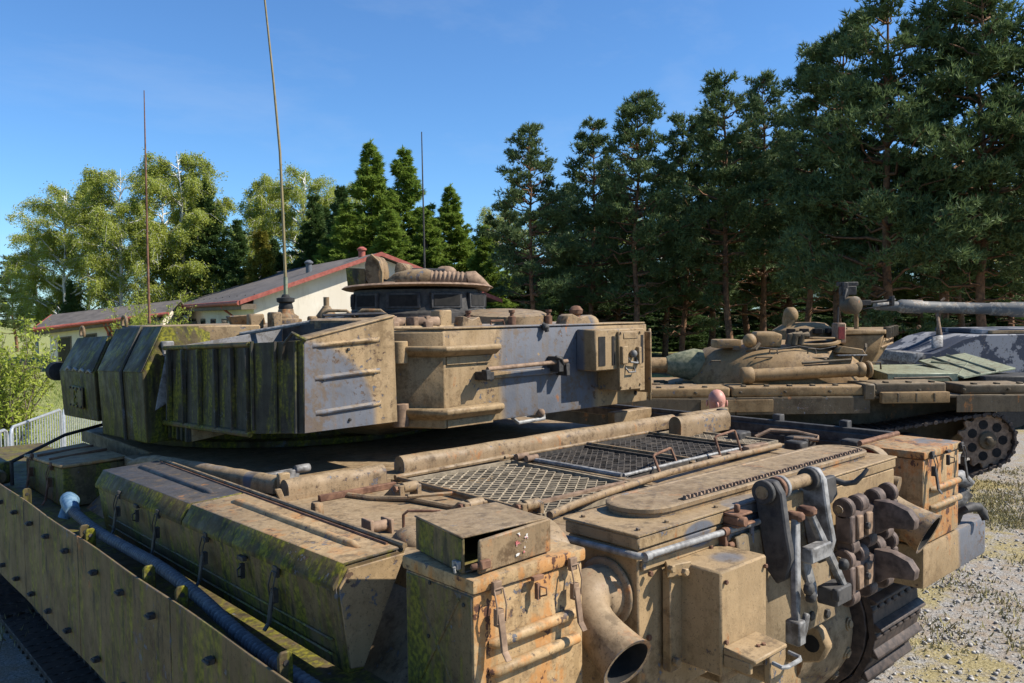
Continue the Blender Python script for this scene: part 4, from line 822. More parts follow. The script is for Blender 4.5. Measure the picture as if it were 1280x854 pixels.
m = MB(); m.hexa([(2.72, 6.2, 2.51), (2.95, 6.1, 2.51), (3.0, 6.25, 2.51), (2.77, 6.35, 2.51), (2.68, 6.17, 2.585), (2.92, 6.07, 2.60), (3.0, 6.25, 2.60), (2.74, 6.38, 2.585)]); m.build('sight_hood', M['deck'], turret, .008)
for (x, y, w, d, h) in ((2.42, 5.16, .10, .06, .07), (2.52, 5.08, .07, .09, .08), (2.78, 5.05, .06, .05, .05), (2.75, 4.9, .13, .08, .03)):
    MB().box(x - w / 2, x + w / 2, y - d / 2, y + d / 2, 2.5, 2.53 + h).build('roof_block', M['deck'], turret, .01)
m = MB(); m.plate([(2.68, 4.72, 2.575), (2.98, 4.44, 2.585), (3.02, 4.55, 2.595), (2.74, 4.84, 2.585)], (0, 0, .008)); m.build('loose_plate', M['dark'], turret, .002)
# commander's cupola
cx, cy = 3.68, 5.06
cup = MB().lathe([(.56, -.05), (.56, .03), (.50, .05), (.48, .20), (.44, .205)], (cx, cy, 2.56), (0, 0, 1), 32).build('cupola', M['dark'], turret, 0, smooth=35)
for k in range(10):
    a = 2 * math.pi * k / 10 + .1; u = Vector((-math.sin(a), math.cos(a), 0)); n = Vector((math.cos(a), math.sin(a), 0))
    MB().frame((cx + .475 * n.x, cy + .475 * n.y, 2.68), u, (0, 0, 1), n).box(-.12, .12, -.055, .055, 0, .025).build('periscope_frame', M['darkgrey'], cup, .004)
    MB().frame((cx + .50 * n.x, cy + .50 * n.y, 2.68), u, (0, 0, 1), n).box(-.10, .10, -.038, .04, 0, .004).build('periscope_glass', M['soot_hole_black'], cup)
MB().lathe([(.3, .0), (.55, .0), (.57, .008), (.55, .022), (.3, .03)], (cx, cy, 2.765), (.02, .03, 1), 40).build('cupola_roof', M['rust_pink'], cup, 0, smooth=40)
fw = Vector((.676, .737, 0)); rt = Vector((.737, -.676, 0))
o_ = Vector((cx, cy, 2.785))
def cpt(a, b, z): return tuple(o_ + rt * a + fw * b + Vector((0, 0, z)))
# searchlight: open box plus a curved cover
m = MB(); m.plate([cpt(-.52, -.06, 0), cpt(-.38, -.10, 0), cpt(-.38, -.12, .14), cpt(-.53, -.08, .15)], tuple(fw * .012)); m.plate([cpt(-.52, -.06, 0), cpt(-.52, .12, 0), cpt(-.53, .12, .15), cpt(-.53, -.08, .15)], tuple(rt * .012)); m.plate([cpt(-.38, -.10, 0), cpt(-.30, -.02, 0), cpt(-.30, -.02, .12), cpt(-.38, -.12, .13)], tuple(fw * .012)); m.build('searchlight_box', M['moss'], turret, .002)
prof = [(.0, .0), (.11, .0), (.115, .1), (.10, .16), (.06, .195), (.0, .205), (-.04, .19), (-.06, .14), (-.05, .05)]
def hood(a0, da, s=1.18): return MB().loft([cpt(a0 + x * .6 * s, -.12, z * s) for x, z in prof], [cpt(a0 + da + x * .6 * s, .10, z * s) for x, z in prof])
hood(-.34, .03).build('searchlight_hood', M['deck'], turret, .012, 2)
MB().tube([cpt(-.255, -.13, .0), cpt(-.25, -.135, .11), cpt(-.275, -.13, .19), cpt(-.33, -.125, .24)], .012, 8).build('hood_rim', M['turret'], turret)
hood(-.13, .04, .9).build('sight_hood', M['deck'], turret, .01, 2)
m = MB(); m.box(0, .01, 0, .01, 0, .01); m = MB(); m.tube([cpt(-.08, .05, .13), cpt(.20, .05, .12)], .022, 8); m.build('hood_bar', M['dark'], turret)
# rolled canvas and ribbed sleeve across the cupola
m = MB(); m.tube([cpt(-.20, -.15, .03), cpt(-.14, -.16, .05), cpt(-.05, -.17, .06), cpt(.08, -.17, .066), cpt(.13, -.17, .064)], [.03, .055, .066, .068, .05], 14); m.build('rolled_canvas', M['deck'], turret)
P = [cpt(.10 + i * .008, -.17, .064 - i * .0004) for i in range(36)]
MB().tube(P, [.056 if (i // 2) % 2 else .048 for i in range(36)], 14).build('ribbed_sleeve', M['rust_pink'], turret, 0, smooth=70)
m = MB(); m.tube([cpt(.38, -.17, .05), cpt(.42, -.165, .055), cpt(.47, -.14, .02), cpt(.53, -.1, -.02)], [.058, .06, .05, .03], 12); m.build('sleeve_end', M['rust_pink'], turret)
MB().ball(cpt(.20, .15, .12), .07, 12, 8, (1.3, 1, .7)).build('vent_dome', M['rust_pink'], turret)
m = MB(); m.tube([cpt(-.24, -.2, .0), cpt(-.23, -.21, .03), cpt(-.15, -.22, .03), cpt(-.14, -.21, .0)], .009, 6); m.build('roof_handle', M['rust_pink'], turret)

# loose metal box lying on the left rear bin ---------------------------------
bx = thing('metal_box', (1.53, 1.83, 1.89), 'battered sand metal box with its front flap ajar, lying on the near rear bin', 'box')
Z0 = 1.8925
# a little askew: corners in plan
c0, c1, c2, c3 = (1.372, 1.705), (1.672, 1.690), (1.700, 1.940), (1.420, 1.985)
def boxring(s, z): 
    cxx = sum(c[0] for c in (c0, c1, c2, c3)) / 4; cyy = sum(c[1] for c in (c0, c1, c2, c3)) / 4
    return [(cxx + (c[0] - cxx) * s, cyy + (c[1] - cyy) * s, z) for c in (c0, c1, c2, c3)]
vs = boxring(1, Z0) + boxring(1, Z0 + .094) + boxring(.955, Z0 + .094 - .0) + boxring(.955, Z0 + .006)
m = MB()
def side(a, b, skip=False):
    t = .008; d = (Vector((*b, 0)) - Vector((*a, 0))).normalized(); n = Vector((-d.y, d.x, 0)) * t
    m.plate([(*a, Z0), (*b, Z0), (*b, Z0 + .094), (*a, Z0 + .094)], tuple(n))
side(c1, c2); side(c2, c3); side(c3, c0)
m.plate([(*c0, Z0), (*c1, Z0), (*c2, Z0), (*c3, Z0)], (0, 0, .004))
m.build('body', M['moss'], bx, .002)
m = MB(); m.plate([(c0[0] - .003, c0[1] - .003, Z0 + .096), (c1[0] + .003, c1[1] - .003, Z0 + .096), (c2[0] + .003, c2[1] + .003, Z0 + .096), (c3[0] - .003, c3[1] + .003, Z0 + .096)], (0, 0, .006)); m.build('top', M['deck'], bx, .002)
m = MB(); m.plate([(1.398, 1.665, Z0 + .001), (1.690, 1.684, Z0 + .001), (1.690, 1.684, Z0 + .098), (1.398, 1.660, Z0 + .094)], (0, .014, 0)); fl = m.build('flap', M['deck'], bx, .004)
t_ = NT('flaked_label'); n_ = t_.noise(60, 4, .6); mk = t_.ramp(n_, .56, .58); hid = t_.n.new('ShaderNodeBsdfTransparent'); mxn = t_.n.new('ShaderNodeMixShader')
t_.done(t_.mix(t_.ramp(t_.noise(25, 2), .45, .55), (.42, .12, .11), (.55, .53, .48)), .6); t_.link(mk, mxn.inputs[0]); t_.link(hid.outputs[0], mxn.inputs[1]); t_.link(t_.b.outputs[0], mxn.inputs[2]); t_.link(mxn.outputs[0], t_.out.inputs[0])
m = MB(); m.plate([(1.535, 1.6713, Z0 + .02), (1.585, 1.6745, Z0 + .025), (1.585, 1.6732, Z0 + .088), (1.535, 1.6700, Z0 + .084)], (0, -.0015, 0)); m.build('torn_sticker', t_.m, fl, 0)
m = MB(); m.box(1.395, 1.43, 1.652, 1.668, Z0 + .016, Z0 + .04); m.cyl((1.375, 1.672, Z0 + .025), (1.405, 1.668, Z0 + .025), .009, 8); m.build('flap_hinge', M['rust'], bx, .003)
m = MB(); m.box(1.358, 1.372, 1.71, 1.735, Z0 + .012, Z0 + .034); m.tube([(1.362, 1.72, Z0 + .03), (1.35, 1.715, Z0 + .02), (1.352, 1.712, Z0 + .005)], .004, 6); m.build('side_catch', M['pipe'], bx, .002)

# ------------------------------------------------------------------ the second tank, side-on behind
FW = Vector((math.sin(_yaw), math.cos(_yaw), 0)); RT = Vector((math.cos(_yaw), -math.sin(_yaw), 0)); UP = Vector((0, 0, 1))
def Q(a, b, z=0.0): return RT * a + FW * b + UP * z
def F(): return MB().frame((0, 0, 0), RT, FW, UP)
def far(px, d, py=None):
    hz = 396.2 - .012 * px
    return Q((px - 640) / 1025 * d, d, 0 if py is None else 2.6 + (hz - py) / 1025 * d)
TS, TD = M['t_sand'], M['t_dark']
t2 = thing('tank', tuple(Q(3.9, 13)), 'sand coloured tank with a rounded turret and side tube, parked side-on behind the nearest tank', 'tank')
m = F(); m.prism([(.9, .45), (.2, 1.0), (.6, 1.38), (7.05, 1.38), (7.1, .9), (6.7, .45)], 'y', 11.95, 13.95); m.build('hull', TD, t2, .01)  # dirty hull side; dark paint also stands in for the fender's shade
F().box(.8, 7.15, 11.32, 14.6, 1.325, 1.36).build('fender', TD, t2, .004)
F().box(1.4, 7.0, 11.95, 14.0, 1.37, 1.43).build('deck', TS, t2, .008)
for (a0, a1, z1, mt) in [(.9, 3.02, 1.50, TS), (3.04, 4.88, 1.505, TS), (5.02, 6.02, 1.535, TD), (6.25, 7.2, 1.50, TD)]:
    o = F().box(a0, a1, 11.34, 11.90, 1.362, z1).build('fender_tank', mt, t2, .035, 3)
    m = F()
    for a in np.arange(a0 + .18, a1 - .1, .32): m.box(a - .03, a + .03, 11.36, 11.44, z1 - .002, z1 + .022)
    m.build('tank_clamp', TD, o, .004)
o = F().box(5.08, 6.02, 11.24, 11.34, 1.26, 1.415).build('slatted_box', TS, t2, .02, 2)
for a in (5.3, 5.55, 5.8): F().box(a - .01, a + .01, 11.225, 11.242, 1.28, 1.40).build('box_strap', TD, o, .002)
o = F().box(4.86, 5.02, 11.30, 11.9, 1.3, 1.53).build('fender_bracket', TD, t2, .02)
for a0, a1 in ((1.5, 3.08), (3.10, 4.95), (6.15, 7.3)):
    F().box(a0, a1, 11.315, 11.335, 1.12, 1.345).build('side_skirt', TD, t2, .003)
F().box(2.6, 3.6, 11.29, 11.312, 1.16, 1.33).build('skirt_patch', TS, t2, .003)
# running gear
def wheel_at(a, z, r, name):
    w = F(); w.lathe([(r * .3, 0), (r * .9, 0), (r, .03), (r, .16), (r * .9, .19), (r * .3, .19)], (a, 11.46, z), (0, 1, 0), 24)
    o = w.build(name, M['rubber'], t2, 0, smooth=30)
    F().lathe([(r * .78, 0), (r * .7, .03), (r * .3, .05), (r * .25, -.03), (r * .1, -.04)], (a, 11.455, z), (0, -1, 0), 20).build('wheel_disc', TD, o)
for a in (1.0, 1.92, 2.84, 3.76, 4.68, 5.60): wheel_at(a, .43, .375, 'road_wheel')
wheel_at(.2, .62, .27, 'idler_wheel')
NTH = 14; ring = []
for k in range(NTH * 4):
    th = 2 * math.pi * k / (NTH * 4); ring.append((6.62 + (.405 if k % 4 in (1, 2) else .335) * math.cos(th), .71 + (.405 if k % 4 in (1, 2) else .335) * math.sin(th)))
spk = F().prism(ring, 'y', 11.40, 11.45).build('drive_sprocket', M['rust_pink'], t2, .006)
for k in range(7):
    th = 2 * math.pi * k / 7; F().lathe([(.068, 0), (.062, .006)], (6.62 + .225 * math.cos(th), 11.4005, .71 + .225 * math.sin(th)), (0, -1, 0), 12).build('sprocket_hole', M['soot_hole_black'], spk)  # black discs on the face stand in for the shaded openings
F().lathe([(.13, 0), (.12, .04), (.06, .05), (.05, .09), (.02, .10)], (6.62, 11.40, .71), (0, -1, 0), 18).build('sprocket_hub', TD, spk)
lk = MB(); lk.box(-.064, .064, -.27, .27, -.018, .018); lk.box(-.05, -.02, -.26, .26, .018, .034)
for b in (-.24, -.12, 0, .12, .24): lk.cyl((.064, b - .04, 0), (.064, b + .04, 0), .022, 8)
lk.cyl((.064, -.29, 0), (.064, -.27, 0), .03, 8)
lko = lk.build('track_link', M['track'], t2, .003); first = True
pts = []
for k in range(13): th = math.pi / 2 - math.pi * .85 * k / 12; pts.append((6.62 + .375 * math.cos(th), .71 + .375 * math.sin(th)))
pts += [(5.9, .04), (.9, .04)]
for k in range(13): th = -math.pi * .62 - math.pi * .88 * k / 12; pts.append((.2 + .30 * math.cos(th), .62 + .30 * math.sin(th)))
pts += [(1.2, .86), (3.2, .84), (5.2, .87)]
for q, t in loop_path([(a, 0, z) for a, z in pts], .137):
    if q.x < 1.6: continue
    o = lko if first else link('track_link', lko.data, t2); first = False
    ex = RT * t.x + UP * t.z; ez = RT * -t.z + UP * t.x; ex, ez = ex, -ez if False else ez; c = Q(q.x, 11.62, q.z)
    base = Vector(t2['_base'])
    mw = Matrix(((ex.x, FW.x, ez.x, c.x), (ex.y, FW.y, ez.y, c.y), (ex.z, FW.z, ez.z, c.z), (0, 0, 0, 1)))
    o.matrix_basis = mw
# turret
def ell(ca, sa, sb, z, n=40, cb=12.95, p=2.2):
    R_ = []
    for k in range(n):
        th = 2 * math.pi * k / n; c, s = math.cos(th), math.sin(th)
        R_.append((ca + sa * math.copysign(abs(c) ** (2 / p), c), cb + sb * math.copysign(abs(s) ** (2 / p), s), z))
    return R_
m = F(); m.rings([ell(4.12, 1.38, 1.18, 1.44), ell(4.12, 1.40, 1.20, 1.52), ell(4.13, 1.27, 1.12, 1.78), ell(4.16, 1.10, .98, 1.95), ell(4.22, .85, .78, 2.05), ell(4.28, .55, .5, 2.10)])
tt = m.build('turret', TS, t2, 0, smooth=45)
F().lathe([(1.30, 0), (1.30, .06)], (4.1, 12.95, 1.40), (0, 0, 1), 32).build('turret_base', TD, t2)
# gun: camouflage cover at the root, tube to the left
g0 = Q(2.95, 12.75, 1.72); gd = -RT + UP * .01
MB().tube([tuple(g0 + gd * s) for s in (0, .12, .28, .42, .55)], [.24, .26, .22, .19, .13], 16).build('gun_cover', M['canvas'], tt)
MB().lathe([(.12, 0), (.12, 1.4), (.15, 1.45), (.15, 2.2), (.11, 2.25), (.10, 4.2)], tuple(g0 + gd * .4), tuple(gd), 18).build('gun_barrel', TS, tt)
# snorkel tube with end caps and straps
sn0, sn1 = Q(3.30, 11.68, 1.63), Q(5.02, 11.68, 1.70); dv = (sn1 - sn0).normalized()
sno = MB().cyl(tuple(sn0), tuple(sn1), .092, 20).build('snorkel_tube', TS, tt, .006)
for s, l, r in ((-.03, .16, .125), (1.62, .10, .11), (1.76, .05, .125)):
    MB().lathe([(r * .9, 0), (r, .02), (r, l - .02), (r * .9, l)], tuple(sn0 + dv * s), tuple(dv), 20).build('tube_collar', TS, sno)
MB().tube([tuple(Q(4.15, 11.72, 1.80)), tuple(Q(4.85, 11.72, 1.84))], .02, 8).tube([tuple(Q(4.18, 11.72, 1.76)), tuple(Q(4.7, 11.72, 1.79))], .014, 8).build('tube_strap', TD, sno)
for a in (3.75, 4.3): 
    c = Q(a, 11.75, 1.93); MB().tube([tuple(c + RT * -.06), tuple(c + RT * -.05 + UP * .07), tuple(c + RT * .05 + UP * .07), tuple(c + RT * .06)], .012, 6).build('turret_loop', TD, tt)
# sights and hatches
m = F(); m.box(3.05, 3.42, 12.2, 12.6, 2.0, 2.13); m.build('sight_box', TS, tt, .03, 2)
MB().ball(tuple(Q(3.48, 12.0, 2.12)), .10, 14, 10, (1, 1, 1.05)).build('searchlight', TS, tt); MB().tube([tuple(Q(3.42, 12.0, 1.98)), tuple(Q(3.55, 11.95, 2.0)), tuple(Q(3.62, 12.0, 2.08))], .03, 8).build('searchlight_arm', TD, tt)
m = F(); m.rings([[(a + .0, b, 2.02) for a, b in [(3.64, 12.1), (3.98, 12.1), (3.98, 12.45), (3.64, 12.45)]], [(a, b, 2.20) for a, b in [(3.60, 12.08), (4.0, 12.1), (3.98, 12.45), (3.62, 12.45)]], [(a, b, 2.245) for a, b in [(3.62, 12.12), (3.88, 12.12), (3.88, 12.42), (3.64, 12.42)]]]); m.build('sight_housing', TS, tt, .03, 2)
for (a, s) in ((4.08, .05), (4.16, .06), (4.26, .05)): MB().tube([tuple(Q(a, 12.1, 2.05)), tuple(Q(a + .02, 12.1, 2.18)), tuple(Q(a + .12, 12.12, 2.19))], s, 10).build('periscope', TD, tt)
MB().lathe([(.36, 0), (.38, .02), (.38, .05), (.33, .06), (.33, .03), (.05, .03)], tuple(Q(4.55, 12.35, 2.05)), (RT * -.05 + FW * -.12 + UP), 36).build('hatch_ring', M['t_sand'], tt, 0, smooth=35)
cup2 = F().rings([ell(4.65, .50, .45, 2.08, 28, 13.1), ell(4.65, .47, .42, 2.24, 28, 13.1), ell(4.68, .32, .30, 2.34, 28, 13.1), ell(4.70, .18, .16, 2.36, 28, 13.1)]).build('cupola', TS, tt, 0, smooth=40)
for k in range(5): F().box(4.25 + k * .2, 4.37 + k * .2, 12.62 - .02 * (2 - abs(k - 2)), 12.70, 2.19, 2.27).build('cupola_window', M['soot_hole_black'], cup2, .006)
m = F(); m.ball((4.42, 13.0, 2.47), .12, 12, 8, (1, 1, 1.2)); m.box(4.32, 4.45, 12.9, 13.1, 2.28, 2.45); m.build('cupola_lamp', TS, tt, 0)
m = F(); m.box(4.83, 4.98, 12.2, 12.4, 2.05, 2.36); m.build('sight_head', M['rust_pink'], tt, .02); F().box(4.86, 4.95, 12.19, 12.202, 2.12, 2.30).build('sight_window', M['redlamp'], tt)
F().prism([(4.72, 1.93), (5.15, 1.90), (5.1, 1.98), (4.8, 2.03)], 'y', 11.9, 12.5).build('antenna_shelf', TS, tt, .01)
F().box(4.72, 5.14, 11.85, 11.95, 1.885, 1.905).build('shelf_edge', M['steel'], tt, .004)
# anti-aircraft machine gun
mg_ = MB(); mg_.cyl(tuple(Q(5.42, 12.9, 2.15)), tuple(Q(5.42, 12.9, 2.75)), .035, 10); mg_.build('gun_mount_post', TS, tt)
MB().lathe([(.10, -.11), (.135, -.10), (.14, .08), (.10, .11)], tuple(Q(5.26, 12.7, 2.62)), tuple(FW * -1 + RT * .3), 20).build('ammunition_drum', M['t_dark'], tt)
m = F(); m.box(5.12, 5.36, 12.75, 12.85, 2.78, 2.92); m.box(5.14, 5.22, 12.72, 12.88, 2.6, 2.98); m.box(5.10, 5.40, 12.78, 12.9, 2.92, 2.985); m.tube([(5.18, 12.7, 2.55), (5.15, 12.72, 2.75), (5.2, 12.74, 2.88)], .03, 8); m.build('gun_cradle', M['dark'], tt, .008)
m = F(); m.box(5.40, 5.62, 12.82, 12.92, 2.62, 2.70); m.tube([(5.4, 12.87, 2.60), (5.62, 12.87, 2.66), (6.02, 12.87, 2.70)], .022, 8); m.tube([(5.4, 12.87, 2.55), (6.0, 12.87, 2.62)], .016, 8); m.box(5.94, 5.985, 12.82, 12.92, 2.61, 2.76); m.build('machine_gun', M['dark'], tt, .004)
# small fittings: grab rails, roof blocks, a cable along the roof edge, lifting eyes
for a0, a1, b, z in ((3.55, 3.8, 11.98, 1.86), (4.35, 4.62, 11.97, 1.84), (2.95, 3.1, 12.2, 1.80)):
    F().tube([(a0, b, z), (a0 + .01, b - .05, z + .02), (a1 - .01, b - .05, z + .02), (a1, b, z)], .011, 6).build('grab_rail', TD, tt)
for a, b, w, d, h, z in ((4.05, 12.5, .06, .06, .09, 2.05), (4.42, 12.75, .05, .08, .07, 2.12), (3.95, 12.75, .10, .05, .06, 2.08), (4.95, 12.65, .07, .09, .12, 2.02), (5.02, 12.9, .05, .05, .16, 2.05), (3.3, 12.05, .05, .04, .06, 1.98), (4.78, 12.15, .04, .05, .08, 1.97)):
    F().hexa([(a - w, b - d, z), (a + w, b - d, z), (a + w, b + d, z), (a - w, b + d, z), (a - w * .8, b - d * .8, z + h), (a + w * .8, b - d * .8, z + h), (a + w * .8, b + d * .8, z + h), (a - w * .8, b + d * .8, z + h)]).build('roof_fitting', TS if h > .08 else TD, tt, .008)
F().tube([(3.6, 12.05, 2.02), (3.9, 11.98, 1.99), (4.2, 12.0, 2.03), (4.5, 11.97, 1.98), (4.75, 12.02, 2.02)], .012, 6).build('roof_cable', M['dark'], tt)
F().tube([(4.88, 12.3, 2.05), (4.9, 12.3, 2.6)], .012, 6).build('aerial_stub', M['dark'], tt)
F().prism([(4.45, 12.12), (4.78, 12.12), (4.85, 12.3), (4.6, 12.42), (4.42, 12.3)], 'z', 2.125, 2.15).build('hatch_lid', TS, tt, .006)
for a in np.arange(1.3, 7.0, .62): F().lathe([(.022, 0), (.022, .02), (.012, .025)], (a, 11.34, 1.43), (0, -1, 0), 8).build('fender_bolt', TD, t2)
# turret bin
bn = F().rings([[(5.0, 12.4, 1.58), (5.35, 12.4, 1.58), (6.05, 13.7, 1.6), (5.0, 13.7, 1.6)], [(4.96, 12.3, 1.9), (5.50, 12.3, 1.9), (6.32, 13.8, 1.92), (4.96, 13.8, 1.9)], [(4.94, 12.25, 2.17), (5.55, 12.25, 2.17), (6.45, 13.85, 2.18), (4.94, 13.85, 2.18)]]).build('turret_bin', TS, tt, .015)
F().prism([(4.92, 12.23), (5.57, 12.23), (6.50, 13.88), (4.92, 13.88)], 'z', 2.182, 2.25).build('bin_lid', TS, bn, .01)
for s in (.12, .35, .58, .82):
    a_, b_ = 5.57 + .93 * s, 12.23 + 1.65 * s; F().box(a_ - .03, a_ + .05, b_ - .05, b_ + .05, 2.12, 2.285).build('bin_catch', TD, bn, .004)
for z in (1.98, 2.06): F().tube([(5.53 + .05, 12.4, z), (6.36, 13.7, z + .01)], .018, 6).build('bin_rib', TS, bn)
m = F(); m.tube([(5.1, 11.98, 1.66), (5.08, 11.95, 1.8), (5.16, 11.95, 2.0), (5.18, 12.0, 2.05)], .02, 6); m.tube([(5.25, 11.99, 1.68), (5.24, 11.96, 1.78), (5.38, 11.96, 1.78), (5.4, 11.99, 1.68)], .014, 6); m.build('turret_pipe', TD, tt)
# engine deck: pale green plates, one propped open, clutter
F().box(5.0, 6.95, 12.0, 13.9, 1.43, 1.47).build('engine_deck', TD, t2, .004)
F().hexa([(5.55, 12.1, 1.475), (6.60, 12.1, 1.475), (6.62, 13.2, 1.50), (5.58, 13.2, 1.50), (5.55, 12.1, 1.60), (6.60, 12.1, 1.60), (6.62, 13.2, 1.66), (5.58, 13.2, 1.66)]).build('green_cover', M['t_green'], t2, .01)
gp = F().hexa([(6.62, 12.0, 1.52), (7.6, 12.35, 1.62), (7.35, 13.3, 1.80), (6.50, 13.1, 1.70), (6.62, 12.0, 1.55), (7.6, 12.35, 1.65), (7.35, 13.3, 1.83), (6.50, 13.1, 1.73)]).build('open_cover', M['t_green'], t2, .006)
for s in (.3, .6): F().tube([(6.62 + .98 * s, 12.0 + .35 * s, 1.56 + .1 * s), (6.5 + .85 * s, 13.1 + .2 * s, 1.74 + .1 * s)], .02, 6).build('cover_rib', M['t_green'], gp)
F().tube([(6.66, 12.2, 1.58), (7.3, 13.0, 1.76)], .016, 6).tube([(7.3, 12.35, 1.63), (6.6, 12.9, 1.72)], .016, 6).build('cover_rib', M['t_green'], gp)
F().box(6.9, 7.9, 11.95, 12.6, 1.45, 1.56).build('cooling_louvre', M['dark'], t2, .02)
m = F()
for i in range(46):
    a = rng.uniform(1.2, 7.1); b = rng.uniform(12.0, 13.3)
    if 2.7 < a < 5.6 and b > 12.1: b = 11.98
    w, d, h = rng.uniform(.03, .16), rng.uniform(.03, .12), rng.uniform(.015, .06); m.box(a - w, a + w, b - d, b + d, 1.425, 1.435 + h)
m.build('deck_fitting', TD, t2, .005)
m = F(); m.tube([(5.62, 12.02, 1.48), (5.6, 12.0, 1.54), (6.4, 12.0, 1.55), (6.45, 12.02, 1.5)], .018, 6); m.build('tow_cable', TD, t2)

# ------------------------------------------------------------------ third vehicle: camouflaged hull with a long locked gun
tcam = NT('winter_camouflage'); k = tcam.ramp(tcam.noise(1.5, 5, .62), .50, .53); tcam.done(tcam.mix(tcam.ramp(tcam.noise(30, 4), .62, .66), tcam.mix(k, (.035, .042, .062), (.24, .24, .25)), (.12, .10, .08)), .7); M['wcam'] = tcam.m
tcb = NT('flaked_barrel'); k = tcb.ramp(tcb.noise(5, 6, .7), .50, .56); tcb.done(tcb.mix(k, (.105, .105, .10), tcb.mix(tcb.ramp(tcb.noise(22, 3), .4, .6), (.18, .14, .10), (.25, .235, .205))), .65); M['wbar'] = tcb.m
t3 = thing('tank', tuple(Q(11.5, 18)), 'dark blue-grey camouflaged vehicle with a long flaked gun held by a travel lock', 'tank')
F().prism([(8.35, 1.42), (8.55, 1.62), (8.75, 1.62), (9.0, 1.72), (9.35, 1.90), (9.7, 1.985), (13.5, 2.0), (13.6, 1.2), (13.2, .6), (9.0, .6), (8.5, 1.2)], 'y', 17.0, 19.4).build('hull', M['wcam'], t3, .02)
F().box(9.9, 13.2, 17.3, 19.2, 1.99, 2.09).build('roof_plate', M['wcam'], t3, .02)
F().box(10.05, 12.8, 17.15, 17.35, 2.0, 2.06).build('roof_rail', M['sand'], t3, .01)
F().hexa([(8.80, 17.15, 1.70), (9.03, 17.15, 1.74), (9.03, 17.2, 1.74), (8.80, 17.2, 1.70), (8.88, 17.3, 1.94), (9.10, 17.3, 1.98), (9.10, 17.35, 1.98), (8.88, 17.35, 1.94)]).build('splash_plate', M['steel'], t3, .006)
F().box(8.3, 8.62, 17.0, 19.4, 1.40, 1.62).build('nose_beam', M['steel'], t3, .04, 2)
for a in (9.6, 10.4, 11.2, 12.0, 12.8): F().lathe([(.1, 0), (.36, .0), (.37, .1), (.1, .12)], (a, 16.95, .40), (0, 1, 0), 20).build('road_wheel', M['rubber'], t3, smooth=30)
F().prism([(8.9, .08), (13.1, .08), (13.4, .5), (13.2, 1.0), (9.0, 1.0), (8.6, .55)], 'y', 17.02, 17.4).build('track', M['track'], t3, .04, 2)
b0 = Q(8.05, 18.2, 2.62); b1 = Q(13.0, 18.2, 2.42); bd = (b1 - b0).normalized()
MB().lathe([(.085, 0), (.10, .02), (.105, .50), (.135, .54), (.15, .58), (.15, 1.02), (.125, 1.08), (.125, 2.55), (.145, 2.58), (.148, 3.0), (.17, 3.05), (.17, 4.6)], tuple(b0), tuple(bd), 24).build('gun_barrel', M['wbar'], t3, smooth=35)
F().box(12.3, 13.4, 17.5, 18.9, 2.05, 2.75).build('gun_mantlet', M['wcam'], t3, .08, 3)
m = F(); m.tube([(9.38, 17.9, 1.88), (9.42, 18.2, 2.50)], .035, 8); m.tube([(9.55, 18.4, 1.9), (9.50, 18.2, 2.50)], .035, 8); m.tube([(9.52, 18.2, 2.7), (9.60, 18.2, 2.76)], .03, 6); m.build('travel_lock', M['rust_pink'], t3)

